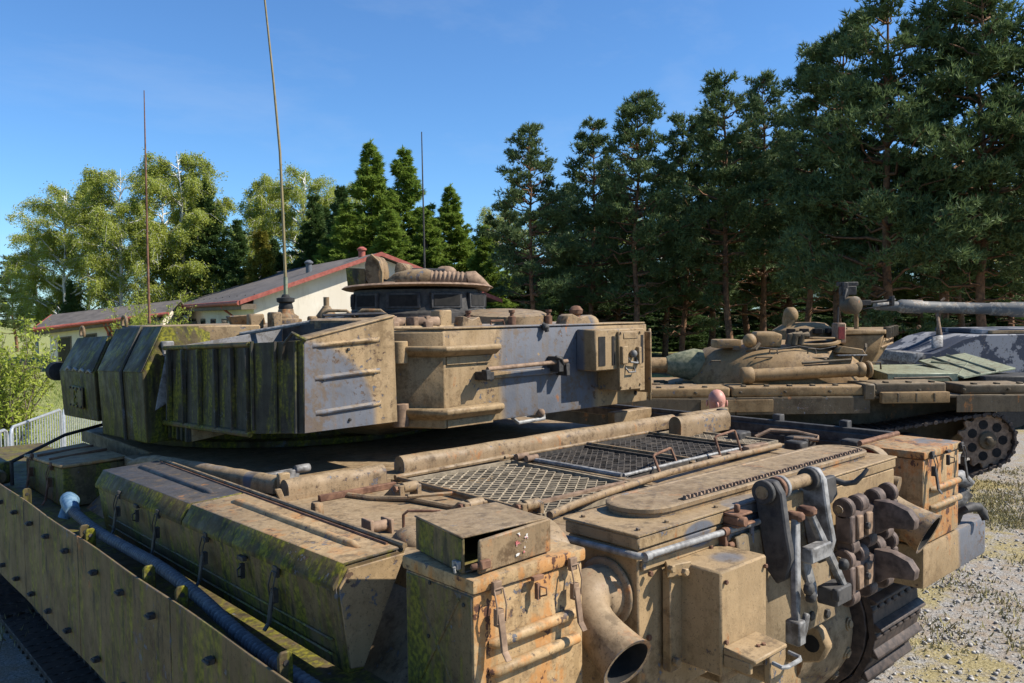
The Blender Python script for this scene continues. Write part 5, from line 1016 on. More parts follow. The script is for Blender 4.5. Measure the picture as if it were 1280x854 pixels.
# ------------------------------------------------------------------ people
def person(loc, ang, h, cols, label, name='person', lean=0.0):
    """cols: skin, shirt, trousers, shoes, hair or None; one continuous body grown with a Skin modifier"""
    s = h / 1.78
    J = {'pel': (0, 0, .95, .15), 'wst': (0, .0, 1.10, .135), 'chs': (0, 0, 1.30, .165), 'nck0': (0, 0, 1.46, .085), 'nck': (0, .01, 1.53, .058), 'hd0': (0, .02, 1.60, .068), 'hd': (0, .025, 1.67, .086), 'hd1': (0, .015, 1.735, .066)}
    for sd, n in ((-1, 'l'), (1, 'r')):
        J.update({'hip' + n: (sd * .10, 0, .90, .105), 'kne' + n: (sd * .11, .02, .50, .066), 'ank' + n: (sd * .115, -.02, .09, .045), 'toe' + n: (sd * .125, .13, .045, .042),
                  'sho' + n: (sd * .19, 0, 1.42, .068), 'elb' + n: (sd * .25, -.03, 1.14, .048), 'wri' + n: (sd * .26, .05, .90, .034), 'hnd' + n: (sd * .26, .07, .82, .038)})
    E_ = [('pel', 'wst'), ('wst', 'chs'), ('chs', 'nck0'), ('nck0', 'nck'), ('nck', 'hd0'), ('hd0', 'hd'), ('hd', 'hd1')]
    for n in 'lr': E_ += [('pel', 'hip' + n), ('hip' + n, 'kne' + n), ('kne' + n, 'ank' + n), ('ank' + n, 'toe' + n), ('chs', 'sho' + n), ('sho' + n, 'elb' + n), ('elb' + n, 'wri' + n), ('wri' + n, 'hnd' + n)]
    ks = list(J); bm = bmesh.new(); V_ = {}
    lay = bm.verts.layers.skin.verify()
    for k in ks:
        x, y, z, r = J[k]; V_[k] = bm.verts.new((x * s, y * s, z * s)); fx = .72 if k in ('pel', 'wst', 'chs') else 1
        V_[k][lay].radius = (r * s, r * s * fx); V_[k][lay].use_root = (k == 'pel')
    for a, b in E_: bm.edges.new((V_[a], V_[b]))
    for sd, n in ((-1, 'l'), (1, 'r')):                       # five fingers
        bx_, by_, bz_, _ = J['hnd' + n]
        for i in range(5):
            L_ = (.055, .075, .08, .075, .06)[i]; dx = (0 if i else -sd * .03); dy = (.045 - i * .022)
            a = bm.verts.new(((bx_ + dx) * s, (by_ + dy * .9) * s, (bz_ - .02) * s)); b = bm.verts.new(((bx_ + dx * 1.4) * s, (by_ + dy + .012) * s, (bz_ - .02 - L_ * .55) * s)); c = bm.verts.new(((bx_ + dx * 1.2 - sd * .01) * s, (by_ + dy + .03) * s, (bz_ - .02 - L_) * s))
            for v_ in (a, b, c): v_[lay].radius = (.0085 * s, .0085 * s)
            bm.edges.new((V_['hnd' + n], a)); bm.edges.new((a, b)); bm.edges.new((b, c))
    me = bpy.data.meshes.new('skeleton'); bm.to_mesh(me); bm.free()
    tmp = bpy.data.objects.new('skeleton', me); COL.objects.link(tmp)
    tmp.modifiers.new('skin', 'SKIN').use_smooth_shade = True; sb_ = tmp.modifiers.new('sub', 'SUBSURF'); sb_.levels = 2; sb_.render_levels = 2
    dg = bpy.context.evaluated_depsgraph_get(); ev = tmp.evaluated_get(dg); res = bpy.data.meshes.new_from_object(ev)
    bpy.data.objects.remove(tmp); bpy.data.meshes.remove(me)
    bm = bmesh.new(); bm.from_mesh(res)
    def blob(c, r, sq):
        g = bmesh.ops.create_uvsphere(bm, u_segments=10, v_segments=8, radius=1.0)
        for v_ in g['verts']: v_.co = Vector((c[0] + v_.co.x * r * sq[0], c[1] + v_.co.y * r * sq[1], c[2] + v_.co.z * r * sq[2])) * s
    blob((0, .115, 1.655), .018, (.8, 1.2, 1.5)); blob((.088, .01, 1.66), .03, (.35, .7, 1.1)); blob((-.088, .01, 1.66), .03, (.35, .7, 1.1)); blob((0, .095, 1.60), .03, (1, .6, .8))
    for sd in (-1, 1): blob((sd * .034, .097, 1.685), .012, (1, .6, .8))
    blob((0, .02, 1.695), .094, (.86, 1.03, 1.0))
    bm.to_mesh(res); bm.free()
    for c in cols[:4]: res.materials.append(c)
    for p in res.polygons:
        c = p.center / s
        i = 0
        if c.z < .10: i = 3
        elif c.z < 1.0 and abs(c.x) < .215: i = 2
        elif c.z < 1.49 and (abs(c.x) < .23 or c.z > 1.15): i = 1
        p.material_index = i; p.use_smooth = True
    o = link(name, res); o.location = loc; o.rotation_euler = (lean, 0, ang)
    if cols[4] is not None:
        hm = MB(); hm.ball((0, .005 * s, 1.705 * s), .098 * s, 14, 10, (.92, 1.06, .92)); h_ = hm.build('hair', cols[4], None); h_.parent = o
    return tag(o, label, 'person')
skin = simple('skin', (.42, .19, .14), (.52, .26, .20), 14, .5, 0, .1); skin2 = simple('skin_tanned', (.36, .19, .13), (.44, .25, .17), 14, .55, 0, .1)
bl_sh = simple('blue_cotton', (.05, .10, .26), (.07, .13, .32), 30, .9); wh_sh = simple('white_cotton', (.55, .56, .58), (.68, .68, .68), 30, .9); dk = simple('dark_cloth', (.015, .016, .022), (.03, .03, .04), 30, .9); hr = simple('brown_hair', (.05, .03, .015), (.09, .055, .03), 40, .8)
person(tuple(Q((896 - 640) / 1025 * 7.7, 7.7)), 2.2, 1.83, (skin, dk, dk, dk, None), 'bald person seen as a pink head over the far side of the nearest tank')
person(tuple(Q((1111 - 640) / 1025 * 19.5, 19.5)), .6, 1.72, (skin2, bl_sh, dk, dk, hr), 'person in a blue shirt standing behind the turret bin of the side-on tank')
person(tuple(Q((1149 - 640) / 1025 * 36, 36)), 1.0, 1.75, (skin2, dk, dk, dk, hr), 'distant person in dark clothes between the tree trunks under the long gun')

# ------------------------------------------------------------------ building with a gable, and its low wing
cream = NT('cream_render'); n0 = cream.noise(.8, 4); n1 = cream.noise(6, 5, .6, stretch=(1, 1, .2)); cream.bump(cream.noise(60, 4), .2, .01)
M['cream'] = cream.done(cream.mix(cream.ramp(n1, .5, .8, 0, .5), cream.mix(cream.ramp(n0, .3, .7), (.62, .55, .44), (.72, .66, .55)), (.42, .35, .26)), .9)
M['roofing'] = simple('roof_felt', (.07, .062, .058), (.125, .11, .10), 2.5, .9, 0, .4, .02)
M['redtrim'] = simple('red_trim', (.24, .055, .04), (.36, .11, .08), 8, .6)
M['woodgrey'] = simple('grey_wood', (.11, .085, .06), (.18, .14, .10), 8, .85)
M['glass'] = simple('window_glass', (.012, .014, .016), (.03, .033, .035), 3, .12, 0, 0)
def building(A, g, l, wg, ll, ze, zr, name, label, tilt=0.0, wall=None, wins=()):
    A = Vector(A); g = Vector(g).normalized(); l = Vector(l).normalized()
    root = thing(name, tuple(A), label, 'building')
    T = lambda a, b, z: A + g * a + l * b + UP * (z + tilt * b)
    m = MB(); m.loft([T(0, 0, -.5), T(wg, 0, -.5), T(wg, 0, ze), T(wg / 2, 0, zr), T(0, 0, ze)], [T(0, ll, -.5), T(wg, ll, -.5), T(wg, ll, ze), T(wg / 2, ll, zr), T(0, ll, ze)]); m.build('wall', M['cream'], root)
    ov, og = .55, .45; sl_ = (zr - ze) / (wg / 2)
    m = MB(); th_ = .10
    a0, z0 = -ov, ze - sl_ * ov + .05; zr2 = zr + .05; a1 = wg + ov
    top = [(a0, z0), (wg / 2, zr2), (a1, z0), (a1, z0 + th_), (wg / 2, zr2 + th_), (a0, z0 + th_)]
    m.loft([T(a, -og, z) for a, z in top], [T(a, ll + og, z) for a, z in top]); roof = m.build('roof', M['roofing'], root)
    for sgn in (0, 1):
        aa, bb = (a0 - .02, wg / 2) if sgn == 0 else (a1 + .02, wg / 2)
        m = MB(); m.loft([T(aa, -og - .03, z0 - .04), T(bb, -og - .03, zr2 - .04), T(bb, -og - .03, zr2 + .12), T(aa, -og - .03, z0 + .12)], [T(aa, -og, z0 - .04), T(bb, -og, zr2 - .04), T(bb, -og, zr2 + .12), T(aa, -og, z0 + .12)]); m.build('bargeboard', M['redtrim'], root)
    m = MB(); m.tube([tuple(T(a0 - .05, b, z0 + .02)) for b in (-og, ll * .5, ll + og)], .09, 10); m.build('gutter', M['redtrim'], root)
    m = MB(); m.loft([T(a0 + .02, -og + .02, z0 - .22), T(0, -og + .02, z0 - .22), T(0, -og + .02, z0 - .02), T(a0 + .02, -og + .02, z0 - .02)], [T(a0 + .02, ll, z0 - .22), T(0, ll, z0 - .22), T(0, ll, z0 - .02), T(a0 + .02, ll, z0 - .02)]); m.build('soffit', M['woodgrey'], root)
    for b in [x for x in (3.2, ll * .55, ll - 2.5) if x > 0]:
        m = MB(); m.tube([tuple(T(a0, b, z0)), tuple(T(a0 + .05, b, z0 - .15)), tuple(T(-.06, b, z0 - .5)), tuple(T(-.06, b, -.4))], .05, 8); m.build('downpipe', M['redtrim'], root)
    for (b, w, zs, zt_) in wins:
        m = MB(); m.loft([T(-.03, b, zs), T(-.03, b + w, zs), T(-.03, b + w, zt_), T(-.03, b, zt_)], [T(.02, b, zs), T(.02, b + w, zs), T(.02, b + w, zt_), T(.02, b, zt_)]); w_ = m.build('window', M['woodgrey'], root)
        m = MB(); m.loft([T(-.04, b + .06, zs + .06), T(-.04, b + w - .06, zs + .06), T(-.04, b + w - .06, zt_ - .06), T(-.04, b + .06, zt_ - .06)], [T(-.032, b + .06, zs + .06), T(-.032, b + w - .06, zs + .06), T(-.032, b + w - .06, zt_ - .06), T(-.032, b + .06, zt_ - .06)]); m.build('pane', M['glass'], w_)
    return root, T, roof
gd_, ld_ = (.976, -.216, 0), (.216, .976, 0)
A0 = far(318, 30); A0.z = 0
hall, T_, roof = building(A0, gd_, ld_, 9.6, 26, 3.12, 4.78, 'building', 'cream hall with white gable, dark shallow roof and red bargeboards behind the turret', 0, None, [(2.2 + 2.6 * i, 1.2, 1.0, 2.4) for i in range(7)])
for (a, b, z, r, h, mt) in ((3.0, 3.2, 4.1, .13, .55, M['hose']), (4.6, 1.2, 4.75, .14, .35, M['redtrim'])):
    MB().lathe([(r, 0), (r, h), (r * 1.4, h + .02), (r * 1.4, h + .08), (r * .5, h + .16)], tuple(T_(a, b, z)), (0, 0, 1), 14).build('roof_vent', mt, roof)
m = MB()
for i in range(14): m.tube([tuple(T_(.1, .3 + i * 1.5, 3.20)), tuple(T_(.1, .3 + i * 1.5, 3.34))], .02, 5)
m.build('snow_guard', M['dark'], roof)
P1 = far(56, 38, 411); P2 = far(200, 38.5, 394); lw = Vector((P2.x - P1.x, P2.y - P1.y, 0)); tl = (P2.z - P1.z) / lw.length; lwn = lw.normalized(); gw = Vector((lwn.y, -lwn.x, 0)) if Vector((lwn.y, -lwn.x, 0)).dot(FW) > 0 else Vector((-lwn.y, lwn.x, 0))
A1 = Vector((P1.x, P1.y, 0)) + gw * .5
wing, Tw, _rf = building(A1, tuple(gw), tuple(lwn), 2.6, lw.length, P1.z + .12, P1.z + .55, 'building', 'long low cream wing with tall dark windows at the far left', tl, None, [(.35 + 1.15 * i, .62, .2, 1.55) for i in range(8)])

# ------------------------------------------------------------------ crowd barriers
def barrier(p0, p1, label):
    p0 = Vector(p0); p1 = Vector(p1); d = (p1 - p0); L = d.length; d.normalize()
    root = thing('crowd_barrier', tuple(p0), label, 'barrier', 'crowd barriers along the lawn')
    g = lambda s, z: tuple(p0 + d * s + UP * z)
    P = [g(.03, .10), g(.03, 1.0), g(.06, 1.07), g(.13, 1.10), g(L - .13, 1.10), g(L - .06, 1.07), g(L - .03, 1.0), g(L - .03, .10)]
    MB().tube(P, .021, 8).tube([g(.03, .20), g(L - .03, .20)], .017, 8).build('frame', M['galv'], root)
    n = int(L / .115); me = None
    for i in range(1, n):
        if me is None: o = MB().tube([(0, 0, .20), (0, 0, 1.09)], .0085, 6).build('bar', M['galv'], root); me = o.data
        else: o = link('bar', me, root)
        o.location = Vector(g(L * i / n, 0))
    for s in (.35, L - .35):
        nn = Vector((-d.y, d.x, 0)); c = p0 + d * s
        MB().tube([tuple(c - nn * .3 + UP * .02), tuple(c - nn * .2 + UP * .06), tuple(c + UP * .18), tuple(c + nn * .2 + UP * .06), tuple(c + nn * .3 + UP * .02)], .017, 8).build('foot', M['galv'], root)
M['galv'] = simple('galvanised_steel', (.34, .36, .38), (.48, .50, .52), 30, .45, .5)
q0 = far(8, 11.0); q1 = far(74, 13.2); dq = q1 - q0
barrier(tuple(q0), tuple(q1), 'galvanised crowd barrier panel just left of the tank, the middle one in view')
barrier(tuple(q1 + dq.normalized() * .06), tuple(q1 + dq.normalized() * 2.5), 'galvanised crowd barrier panel partly hidden by the tank turret')
barrier(tuple(q0 - dq.normalized() * 2.5 + RT * -.1), tuple(q0 - dq.normalized() * .06), 'galvanised crowd barrier panel cut off by the left picture edge')

# ------------------------------------------------------------------ ground
gt = NT('ground'); sep = gt.n.new('ShaderNodeSeparateXYZ'); gt.link(gt.pos, sep.inputs[0]); gx, gy = sep.outputs[0], sep.outputs[1]
n1 = gt.noise(.55, 6, .6); n2 = gt.noise(7, 6, .7); n3 = gt.noise(45, 5, .7)
grav = gt.mix(gt.ramp(n3, .35, .68), (.14, .13, .115), (.40, .375, .335)); grav = gt.mix(gt.ramp(n2, .4, .62, 0, .7), grav, (.25, .185, .12))
dryg = gt.mix(gt.ramp(n3, .35, .7), (.16, .125, .05), (.40, .33, .17))
lawn = gt.mix(gt.ramp(n2, .35, .65), (.10, .15, .03), (.30, .30, .10)); lawn = gt.mix(gt.ramp(n3, .4, .7, 0, .6), lawn, (.36, .31, .15))
litter = gt.mix(gt.ramp(n2, .35, .65), (.07, .05, .028), (.17, .12, .06))
c = gt.mix(gt.ramp(gt.math('ADD', n1, gt.math('MULTIPLY', n2, .25)), .62, .72), grav, dryg)
# lawn to the left front, needle litter under the pines to the right
side = gt.math('SUBTRACT', gy, gt.math('MULTIPLY', gx, 1.15))
c = gt.mix(gt.ramp(gt.math('ADD', side, gt.math('MULTIPLY', n1, 5.0)), 10.5, 15.0), c, lawn)
dep = gt.math('ADD', gt.math('MULTIPLY', gx, math.sin(_yaw)), gt.math('MULTIPLY', gy, math.cos(_yaw)))
c = gt.mix(gt.math('MULTIPLY', gt.ramp(gt.math('ADD', dep, gt.math('MULTIPLY', n1, 6.0)), 28, 36), gt.ramp(side, 6, 1, 0, 1)), c, gt.mix(gt.ramp(n1, .45, .6), litter, lawn))
gt.bump(gt.math('ADD', gt.math('MULTIPLY', n3, .5), n2), .7, .03)
M['ground'] = gt.done(c, .95, 0, .2)
gw_ = 60; m = MB()
xs = np.concatenate([np.linspace(-400, -30, 8), np.linspace(-20, 60, 41), np.linspace(80, 500, 9)])
ysg = np.concatenate([np.linspace(-200, -20, 6), np.linspace(-10, 70, 41), np.linspace(90, 600, 10)])
V_ = [(x, y, (-.0 if math.hypot(x - 5, y - 5) < 14 else .06 * math.sin(x * .31) * math.cos(y * .27))) for y in ysg for x in xs]; nx = len(xs)
m.raw(V_, [(j * nx + i, j * nx + i + 1, (j + 1) * nx + i + 1, (j + 1) * nx + i) for j in range(len(ysg) - 1) for i in range(nx - 1)])
tag(m.build('ground', M['ground'], None, 0), kind='structure')

def tri_mesh(name, V, T, mats, parent=None, smooth=False, idx=None):
    V = np.asarray(V, np.float32).reshape(-1, 3); T = np.asarray(T, np.int32).reshape(-1, 3)
    me = bpy.data.meshes.new(name); me.vertices.add(len(V)); me.vertices.foreach_set('co', V.ravel())
    me.loops.add(len(T) * 3); me.loops.foreach_set('vertex_index', T.ravel()); me.polygons.add(len(T))
    me.polygons.foreach_set('loop_start', np.arange(0, len(T) * 3, 3, dtype=np.int32)); 
    try: me.polygons.foreach_set('loop_total', np.full(len(T), 3, np.int32))
    except Exception: pass
    if smooth: me.polygons.foreach_set('use_smooth', np.ones(len(T), bool))
    for mm in mats: me.materials.append(mm)
    me.update(calc_edges=True); me.validate()
    return link(name, me, parent)
rs = np.random.RandomState(5)
def rand_rot(n):
    q = rs.normal(size=(n, 4)); q /= np.linalg.norm(q, axis=1)[:, None]; w, x, y, z = q.T
    return np.stack([np.stack([1 - 2 * (y * y + z * z), 2 * (x * y - z * w), 2 * (x * z + y * w)], -1), np.stack([2 * (x * y + z * w), 1 - 2 * (x * x + z * z), 2 * (y * z - x * w)], -1), np.stack([2 * (x * z - y * w), 2 * (y * z + x * w), 1 - 2 * (x * x + y * y)], -1)], 1)
# gravel stones (right of the tank) and dry grass
OV = np.array([(1, 0, 0), (-1, 0, 0), (0, 1, 0), (0, -1, 0), (0, 0, 1), (0, 0, -1)], float); OT = np.array([(0, 2, 4), (2, 1, 4), (1, 3, 4), (3, 0, 4), (2, 0, 5), (1, 2, 5), (3, 1, 5), (0, 3, 5)])
def scatter_pts(n, a0, a1, d0, d1):
    d = d0 + (d1 - d0) * rs.rand(n) ** 1.3; a = a0 + (a1 - a0) * rs.rand(n)
    X = a * d; return X[:, None] * np.array(RT[:2]) + d[:, None] * np.array(FW[:2])
P = scatter_pts(5200, .42, .72, 5.0, 13.0); n = len(P); s = .006 + .026 * rs.rand(n) ** 6
V = np.einsum('nij,kj->nki', rand_rot(n), OV) * (s[:, None, None] * (0.6 + .6 * rs.rand(n, 6, 1))) * np.array([1, 1, .7]); V[:, :, :2] += P[:, None, :]; V[:, :, 2] += s[:, None] * .25
T = (OT[None] + 6 * np.arange(n)[:, None, None]).reshape(-1, 3)
M['stone'] = simple('gravel_stone', (.18, .165, .145), (.44, .41, .365), 5, .9)
tag(tri_mesh('gravel', V, T, [M['stone']]), 'loose pale gravel stones on the ground beside the tank', 'gravel', kind='stuff')
def grass_mat(name, a, b):
    t = NT(name); ri = t.geo.outputs['Random Per Island']
    t.b.inputs['Subsurface Weight'].default_value = 0
    return t.done(t.mix(ri, a, b), .8, 0, .2)
def grass(name, P, h0, h1, mat, label, per=9, spread=.10):
    n = len(P) * per; base = np.repeat(P, per, 0) + rs.normal(size=(n, 2)) * spread; ang = rs.rand(n) * 6.283; h = h0 + (h1 - h0) * rs.rand(n); w = .004 + .006 * rs.rand(n)
    lean = rs.normal(size=(n, 2)) * h[:, None] * .45; V = np.zeros((n, 3, 3)); dx = np.stack([np.cos(ang), np.sin(ang)], 1) * w[:, None]
    V[:, 0, :2] = base - dx; V[:, 1, :2] = base + dx; V[:, 2, :2] = base + lean; V[:, 2, 2] = h
    tag(tri_mesh(name, V, np.arange(n * 3).reshape(-1, 3), [mat]), label, 'grass', kind='stuff')
M['drygrass'] = grass_mat('dry_grass', (.16, .14, .045), (.42, .35, .17)); M['grass'] = grass_mat('green_grass', (.07, .12, .02), (.25, .27, .07))
def cl(pts, k, sd): return np.concatenate([pts] * k) + rs.normal(size=(len(pts) * k, 2)) * sd
c0 = scatter_pts(9, .47, .72, 6.0, 9.0); c0 = np.concatenate([c0, scatter_pts(46, .54, .72, 9.5, 13.0)]); grass('dry_grass', cl(c0, 18, .14), .015, .06, M['drygrass'], 'tufts of dry grass on the gravel right of the tank')
c0 = scatter_pts(2600, -.72, -.42, 14, 34); grass('lawn_grass', c0, .05, .16, M['grass'], 'sunlit lawn behind the barriers on the left', 10, .22)
c0 = scatter_pts(220, -.66, -.40, 6.5, 10); grass('shaded_grass', c0, .04, .16, M['drygrass'], 'straggly grass in the shade beside the left track', 8, .12)
c0 = scatter_pts(1500, .30, .75, 24, 42); grass('verge_grass', c0, .08, .25, M['grass'], 'grass growing at the foot of the pines', 9, .25)

# ------------------------------------------------------------------ trees
def leaf_mat(name, a, b, c, trans=.25, sc=.9):
    t = NT(name); ri = t.geo.outputs['Random Per Island']; oi = t.n.new('ShaderNodeObjectInfo')
    tcn = t.n.new('ShaderNodeTexCoord'); k = t.ramp(t.noise(sc, 3, .6, vec=tcn.outputs['Object']), .3, .7)
    col = t.mix(t.math('ADD', t.math('MULTIPLY', ri, .55), t.math('MULTIPLY', k, .45)), a, b); col = t.mix(t.math('MULTIPLY', oi.outputs['Random'], .6), col, c)
    t.done(col, .65, 0, .25)
    tr = t.n.new('ShaderNodeBsdfTranslucent'); t.val(tr.inputs[0], col); mx = t.n.new('ShaderNodeMixShader'); mx.inputs[0].default_value = trans
    t.link(t.b.outputs[0], mx.inputs[1]); t.link(tr.outputs[0], mx.inputs[2]); t.link(mx.outputs[0], t.out.inputs[0]); return t.m
M['pine'] = leaf_mat('pine_needles', (.048, .085, .032), (.17, .225, .08), (.11, .155, .06), .25)
M['spruce'] = leaf_mat('spruce_needles', (.085, .155, .022), (.29, .37, .06), (.18, .26, .04), .33)
M['spruced'] = leaf_mat('dark_spruce_needles', (.034, .075, .020), (.12, .18, .045), (.07, .115, .03), .2)
M['birch'] = leaf_mat('birch_leaves', (.20, .25, .035), (.42, .45, .09), (.31, .35, .055), .45)
M['yew'] = leaf_mat('yellowish_conifer_leaves', (.11, .11, .012), (.24, .21, .03), (.17, .16, .02), .2)
M['willow'] = leaf_mat('spring_leaves', (.20, .27, .03), (.42, .45, .08), (.30, .35, .05), .4)
M['bark'] = simple('pine_bark', (.08, .045, .026), (.24, .125, .065), 9, .95, 0, .6, .02); M['barkg'] = simple('grey_bark', (.06, .048, .035), (.15, .12, .09), 9, .95, 0, .6, .02)
bt = NT('birch_bark'); k = bt.ramp(bt.noise(7, 4, .6, stretch=(1, 1, 3.5)), .58, .64); M['bbark'] = bt.done(bt.mix(k, (.62, .60, .56), (.07, .06, .05)), .8)

class Wood:
    def __init__(s): s.V = []; s.T = []; s.n = 0
    def limb(s, path, rad, k=5):
        P = np.asarray(path, float); n = len(P); t = np.gradient(P, axis=0); t /= np.linalg.norm(t, axis=1)[:, None] + 1e-9
        up = np.where(np.abs(t[:, 2:3]) > .9, np.array([[1., 0, 0]]), np.array([[0, 0, 1.]])); a = np.cross(t, up); a /= np.linalg.norm(a, axis=1)[:, None] + 1e-9; b = np.cross(t, a)
        th = np.linspace(0, 2 * np.pi, k, endpoint=False); R_ = np.asarray(rad, float)
        V = P[:, None] + R_[:, None, None] * (np.cos(th)[None, :, None] * a[:, None] + np.sin(th)[None, :, None] * b[:, None]); s.V.append(V.reshape(-1, 3))
        for i in range(n - 1):
            for j in range(k):
                p, q = s.n + i * k + j, s.n + i * k + (j + 1) % k; s.T += [(p, q, q + k), (p, q + k, p + k)]
        s.n += n * k
def needles(C, D, L, Wd, k, open_=.9):
    """k thin triangles per tuft fanning about direction D"""
    n = len(C); d = np.repeat(D, k, 0) + rs.normal(size=(n * k, 3)) * open_; d /= np.linalg.norm(d, axis=1)[:, None]
    o = np.cross(d, rs.normal(size=(n * k, 3))); o /= np.linalg.norm(o, axis=1)[:, None]; l = np.repeat(L, k) * (.6 + .6 * rs.rand(n * k)); c = np.repeat(C, k, 0)
    V = np.stack([c - o * Wd, c + o * Wd, c + d * l[:, None]], 1); return V.reshape(-1, 3)
def crown_obj(V, mat, name='crown'): 
    n = len(V) // 3; return tri_mesh(name, V, np.arange(n * 3).reshape(-1, 3), [mat])
def finish(name, wood, cV, bark, leaf):
    root = bpy.data.objects.new(name, None); COL.objects.link(root)
    tr = tri_mesh('trunk', np.concatenate(wood.V), wood.T, [bark], None, True); tr.parent = root
    cr = crown_obj(cV, leaf); cr.parent = root; return root
def pine(seed, H, cb=.32, spread=2.3, dens=1.0, lean=0.0):
    g = np.random.RandomState(seed); w = Wood(); z = np.linspace(0, H, 12); bend = np.cumsum(g.normal(size=(12, 2)) * .07, 0); P = np.column_stack([bend[:, 0] + lean * z, bend[:, 1], z]); rad = .16 * (1 - z / H * .93) * H / 12
    w.limb(P, rad, 8); C = []; D = []
    at = lambda zz: np.array([np.interp(zz, z, P[:, 0]), np.interp(zz, z, P[:, 1]), zz])
    zz = H * cb * .62
    while zz < H * .985:
        t = (zz / H - cb) / (1 - cb); nb = g.randint(4, 7)
        for b in range(nb):
            az = g.rand() * 6.283; dead = t < .02
            prof = (max(0.0, 1 - t) ** .85) * (.45 + .55 * min(1, max(t, 0) / .25 + .35))
            L = spread * prof * (.55 + .65 * g.rand()) + .22
            if dead: L *= .65
            el = (.05 + .75 * max(t, 0) + g.normal() * .14) * (1 if not dead else .2)
            m_ = 6; s = np.linspace(0, 1, m_); hd = np.array([math.cos(az), math.sin(az)])
            B = np.column_stack([at(zz)[0] + hd[0] * L * s, at(zz)[1] + hd[1] * L * s, zz + L * (s * math.tan(min(el, 1.1)) * .6 + .16 * s ** 2)]); B[1:, :] += g.normal(size=(m_ - 1, 3)) * .05 * L
            w.limb(B, np.linspace(.035, .008, m_) * (.5 + L / 2.2), 4)
            if dead and g.rand() < .8: continue
            nt = int((13 + 33 * L) * dens)
            u = g.rand(nt) ** .6 * .8 + .2; ix = np.clip(u * (m_ - 1), 0, m_ - 1.001); i0 = ix.astype(int); f = (ix - i0)[:, None]
            pt = B[i0] * (1 - f) + B[i0 + 1] * f
            off = g.normal(size=(nt, 3)) * np.array([.26, .26, .12]) * (.35 + .45 * L)
            off[:, :2] += hd * .12 * L
            # gather into clumps
            nc = max(2, int(3 + L * 2.4)); cc = g.randint(0, nt, nc); cid = g.randint(0, nc, nt); tgt = (pt + off)[cc][cid]; pos = (pt + off) * .35 + tgt * .65 + g.normal(size=(nt, 3)) * np.array([.10, .10, .07])
            C.append(pos); dd = off / (np.linalg.norm(off, axis=1)[:, None] + 1e-6) * .5 + np.array([hd[0] * .5, hd[1] * .5, .75]); D.append(dd)
        zz += (.30 + .25 * g.rand()) * H / 12
    C = np.concatenate(C); D = np.concatenate(D); D /= np.linalg.norm(D, axis=1)[:, None]
    V = needles(C, D, np.full(len(C), .22), .024, 8, .6)
    return w, V
def spruce(seed, H, spread, dens=1.0, droop=.25):
    g = np.random.RandomState(seed); w = Wood(); z = np.linspace(0, H, 8); P = np.column_stack([g.normal(size=8) * .03, g.normal(size=8) * .03, z]); w.limb(P, .14 * (1 - z / H * .95) * H / 11, 7); C = []; D = []
    zz = .35
    while zz < H * .99:
        t = zz / H; nb = g.randint(5, 8)
        for b in range(nb):
            az = g.rand() * 6.283; L = spread * (1 - t) ** 1.0 * (.5 + .75 * g.rand()) + .10 + .12 * g.rand(); hd = np.array([math.cos(az), math.sin(az)]); s = np.linspace(0, 1, 5)
            B = np.column_stack([hd[0] * L * s, hd[1] * L * s, zz + L * (.12 * s - droop * s ** 2 * (1 - t) + .5 * t * s)]); w.limb(B, np.linspace(.025, .005, 5) * (.4 + L / 2), 3)
            nt = int((12 + 44 * L) * dens); u = g.rand(nt) ** .75 * .9 + .1; ix = np.clip(u * 4, 0, 3.999); i0 = ix.astype(int); f = (ix - i0)[:, None]; pt = B[i0] * (1 - f) + B[i0 + 1] * f
            sd = g.normal(size=(nt, 1)) * .22 * L * (1.1 - u[:, None] * .7); pt = pt + np.column_stack([-hd[1] * sd[:, 0], hd[0] * sd[:, 0], -np.abs(sd[:, 0]) * .25 + g.normal(size=nt) * .06])
            C.append(pt); D.append(np.column_stack([hd[0] * .8 - hd[1] * np.sign(sd[:, 0]) * .5, hd[1] * .8 + hd[0] * np.sign(sd[:, 0]) * .5, -.1 + .25 * g.rand(nt)]))
        zz += .20 + .16 * g.rand() * H / 10
    C.append(np.array([[0, 0, H - .1 * i] for i in range(5)])); D.append(np.array([[0, 0, 1.]] * 5)); C = np.concatenate(C); D = np.concatenate(D); D /= np.linalg.norm(D, axis=1)[:, None]
    return w, needles(C, D, np.full(len(C), .22), .030, 7, .5)
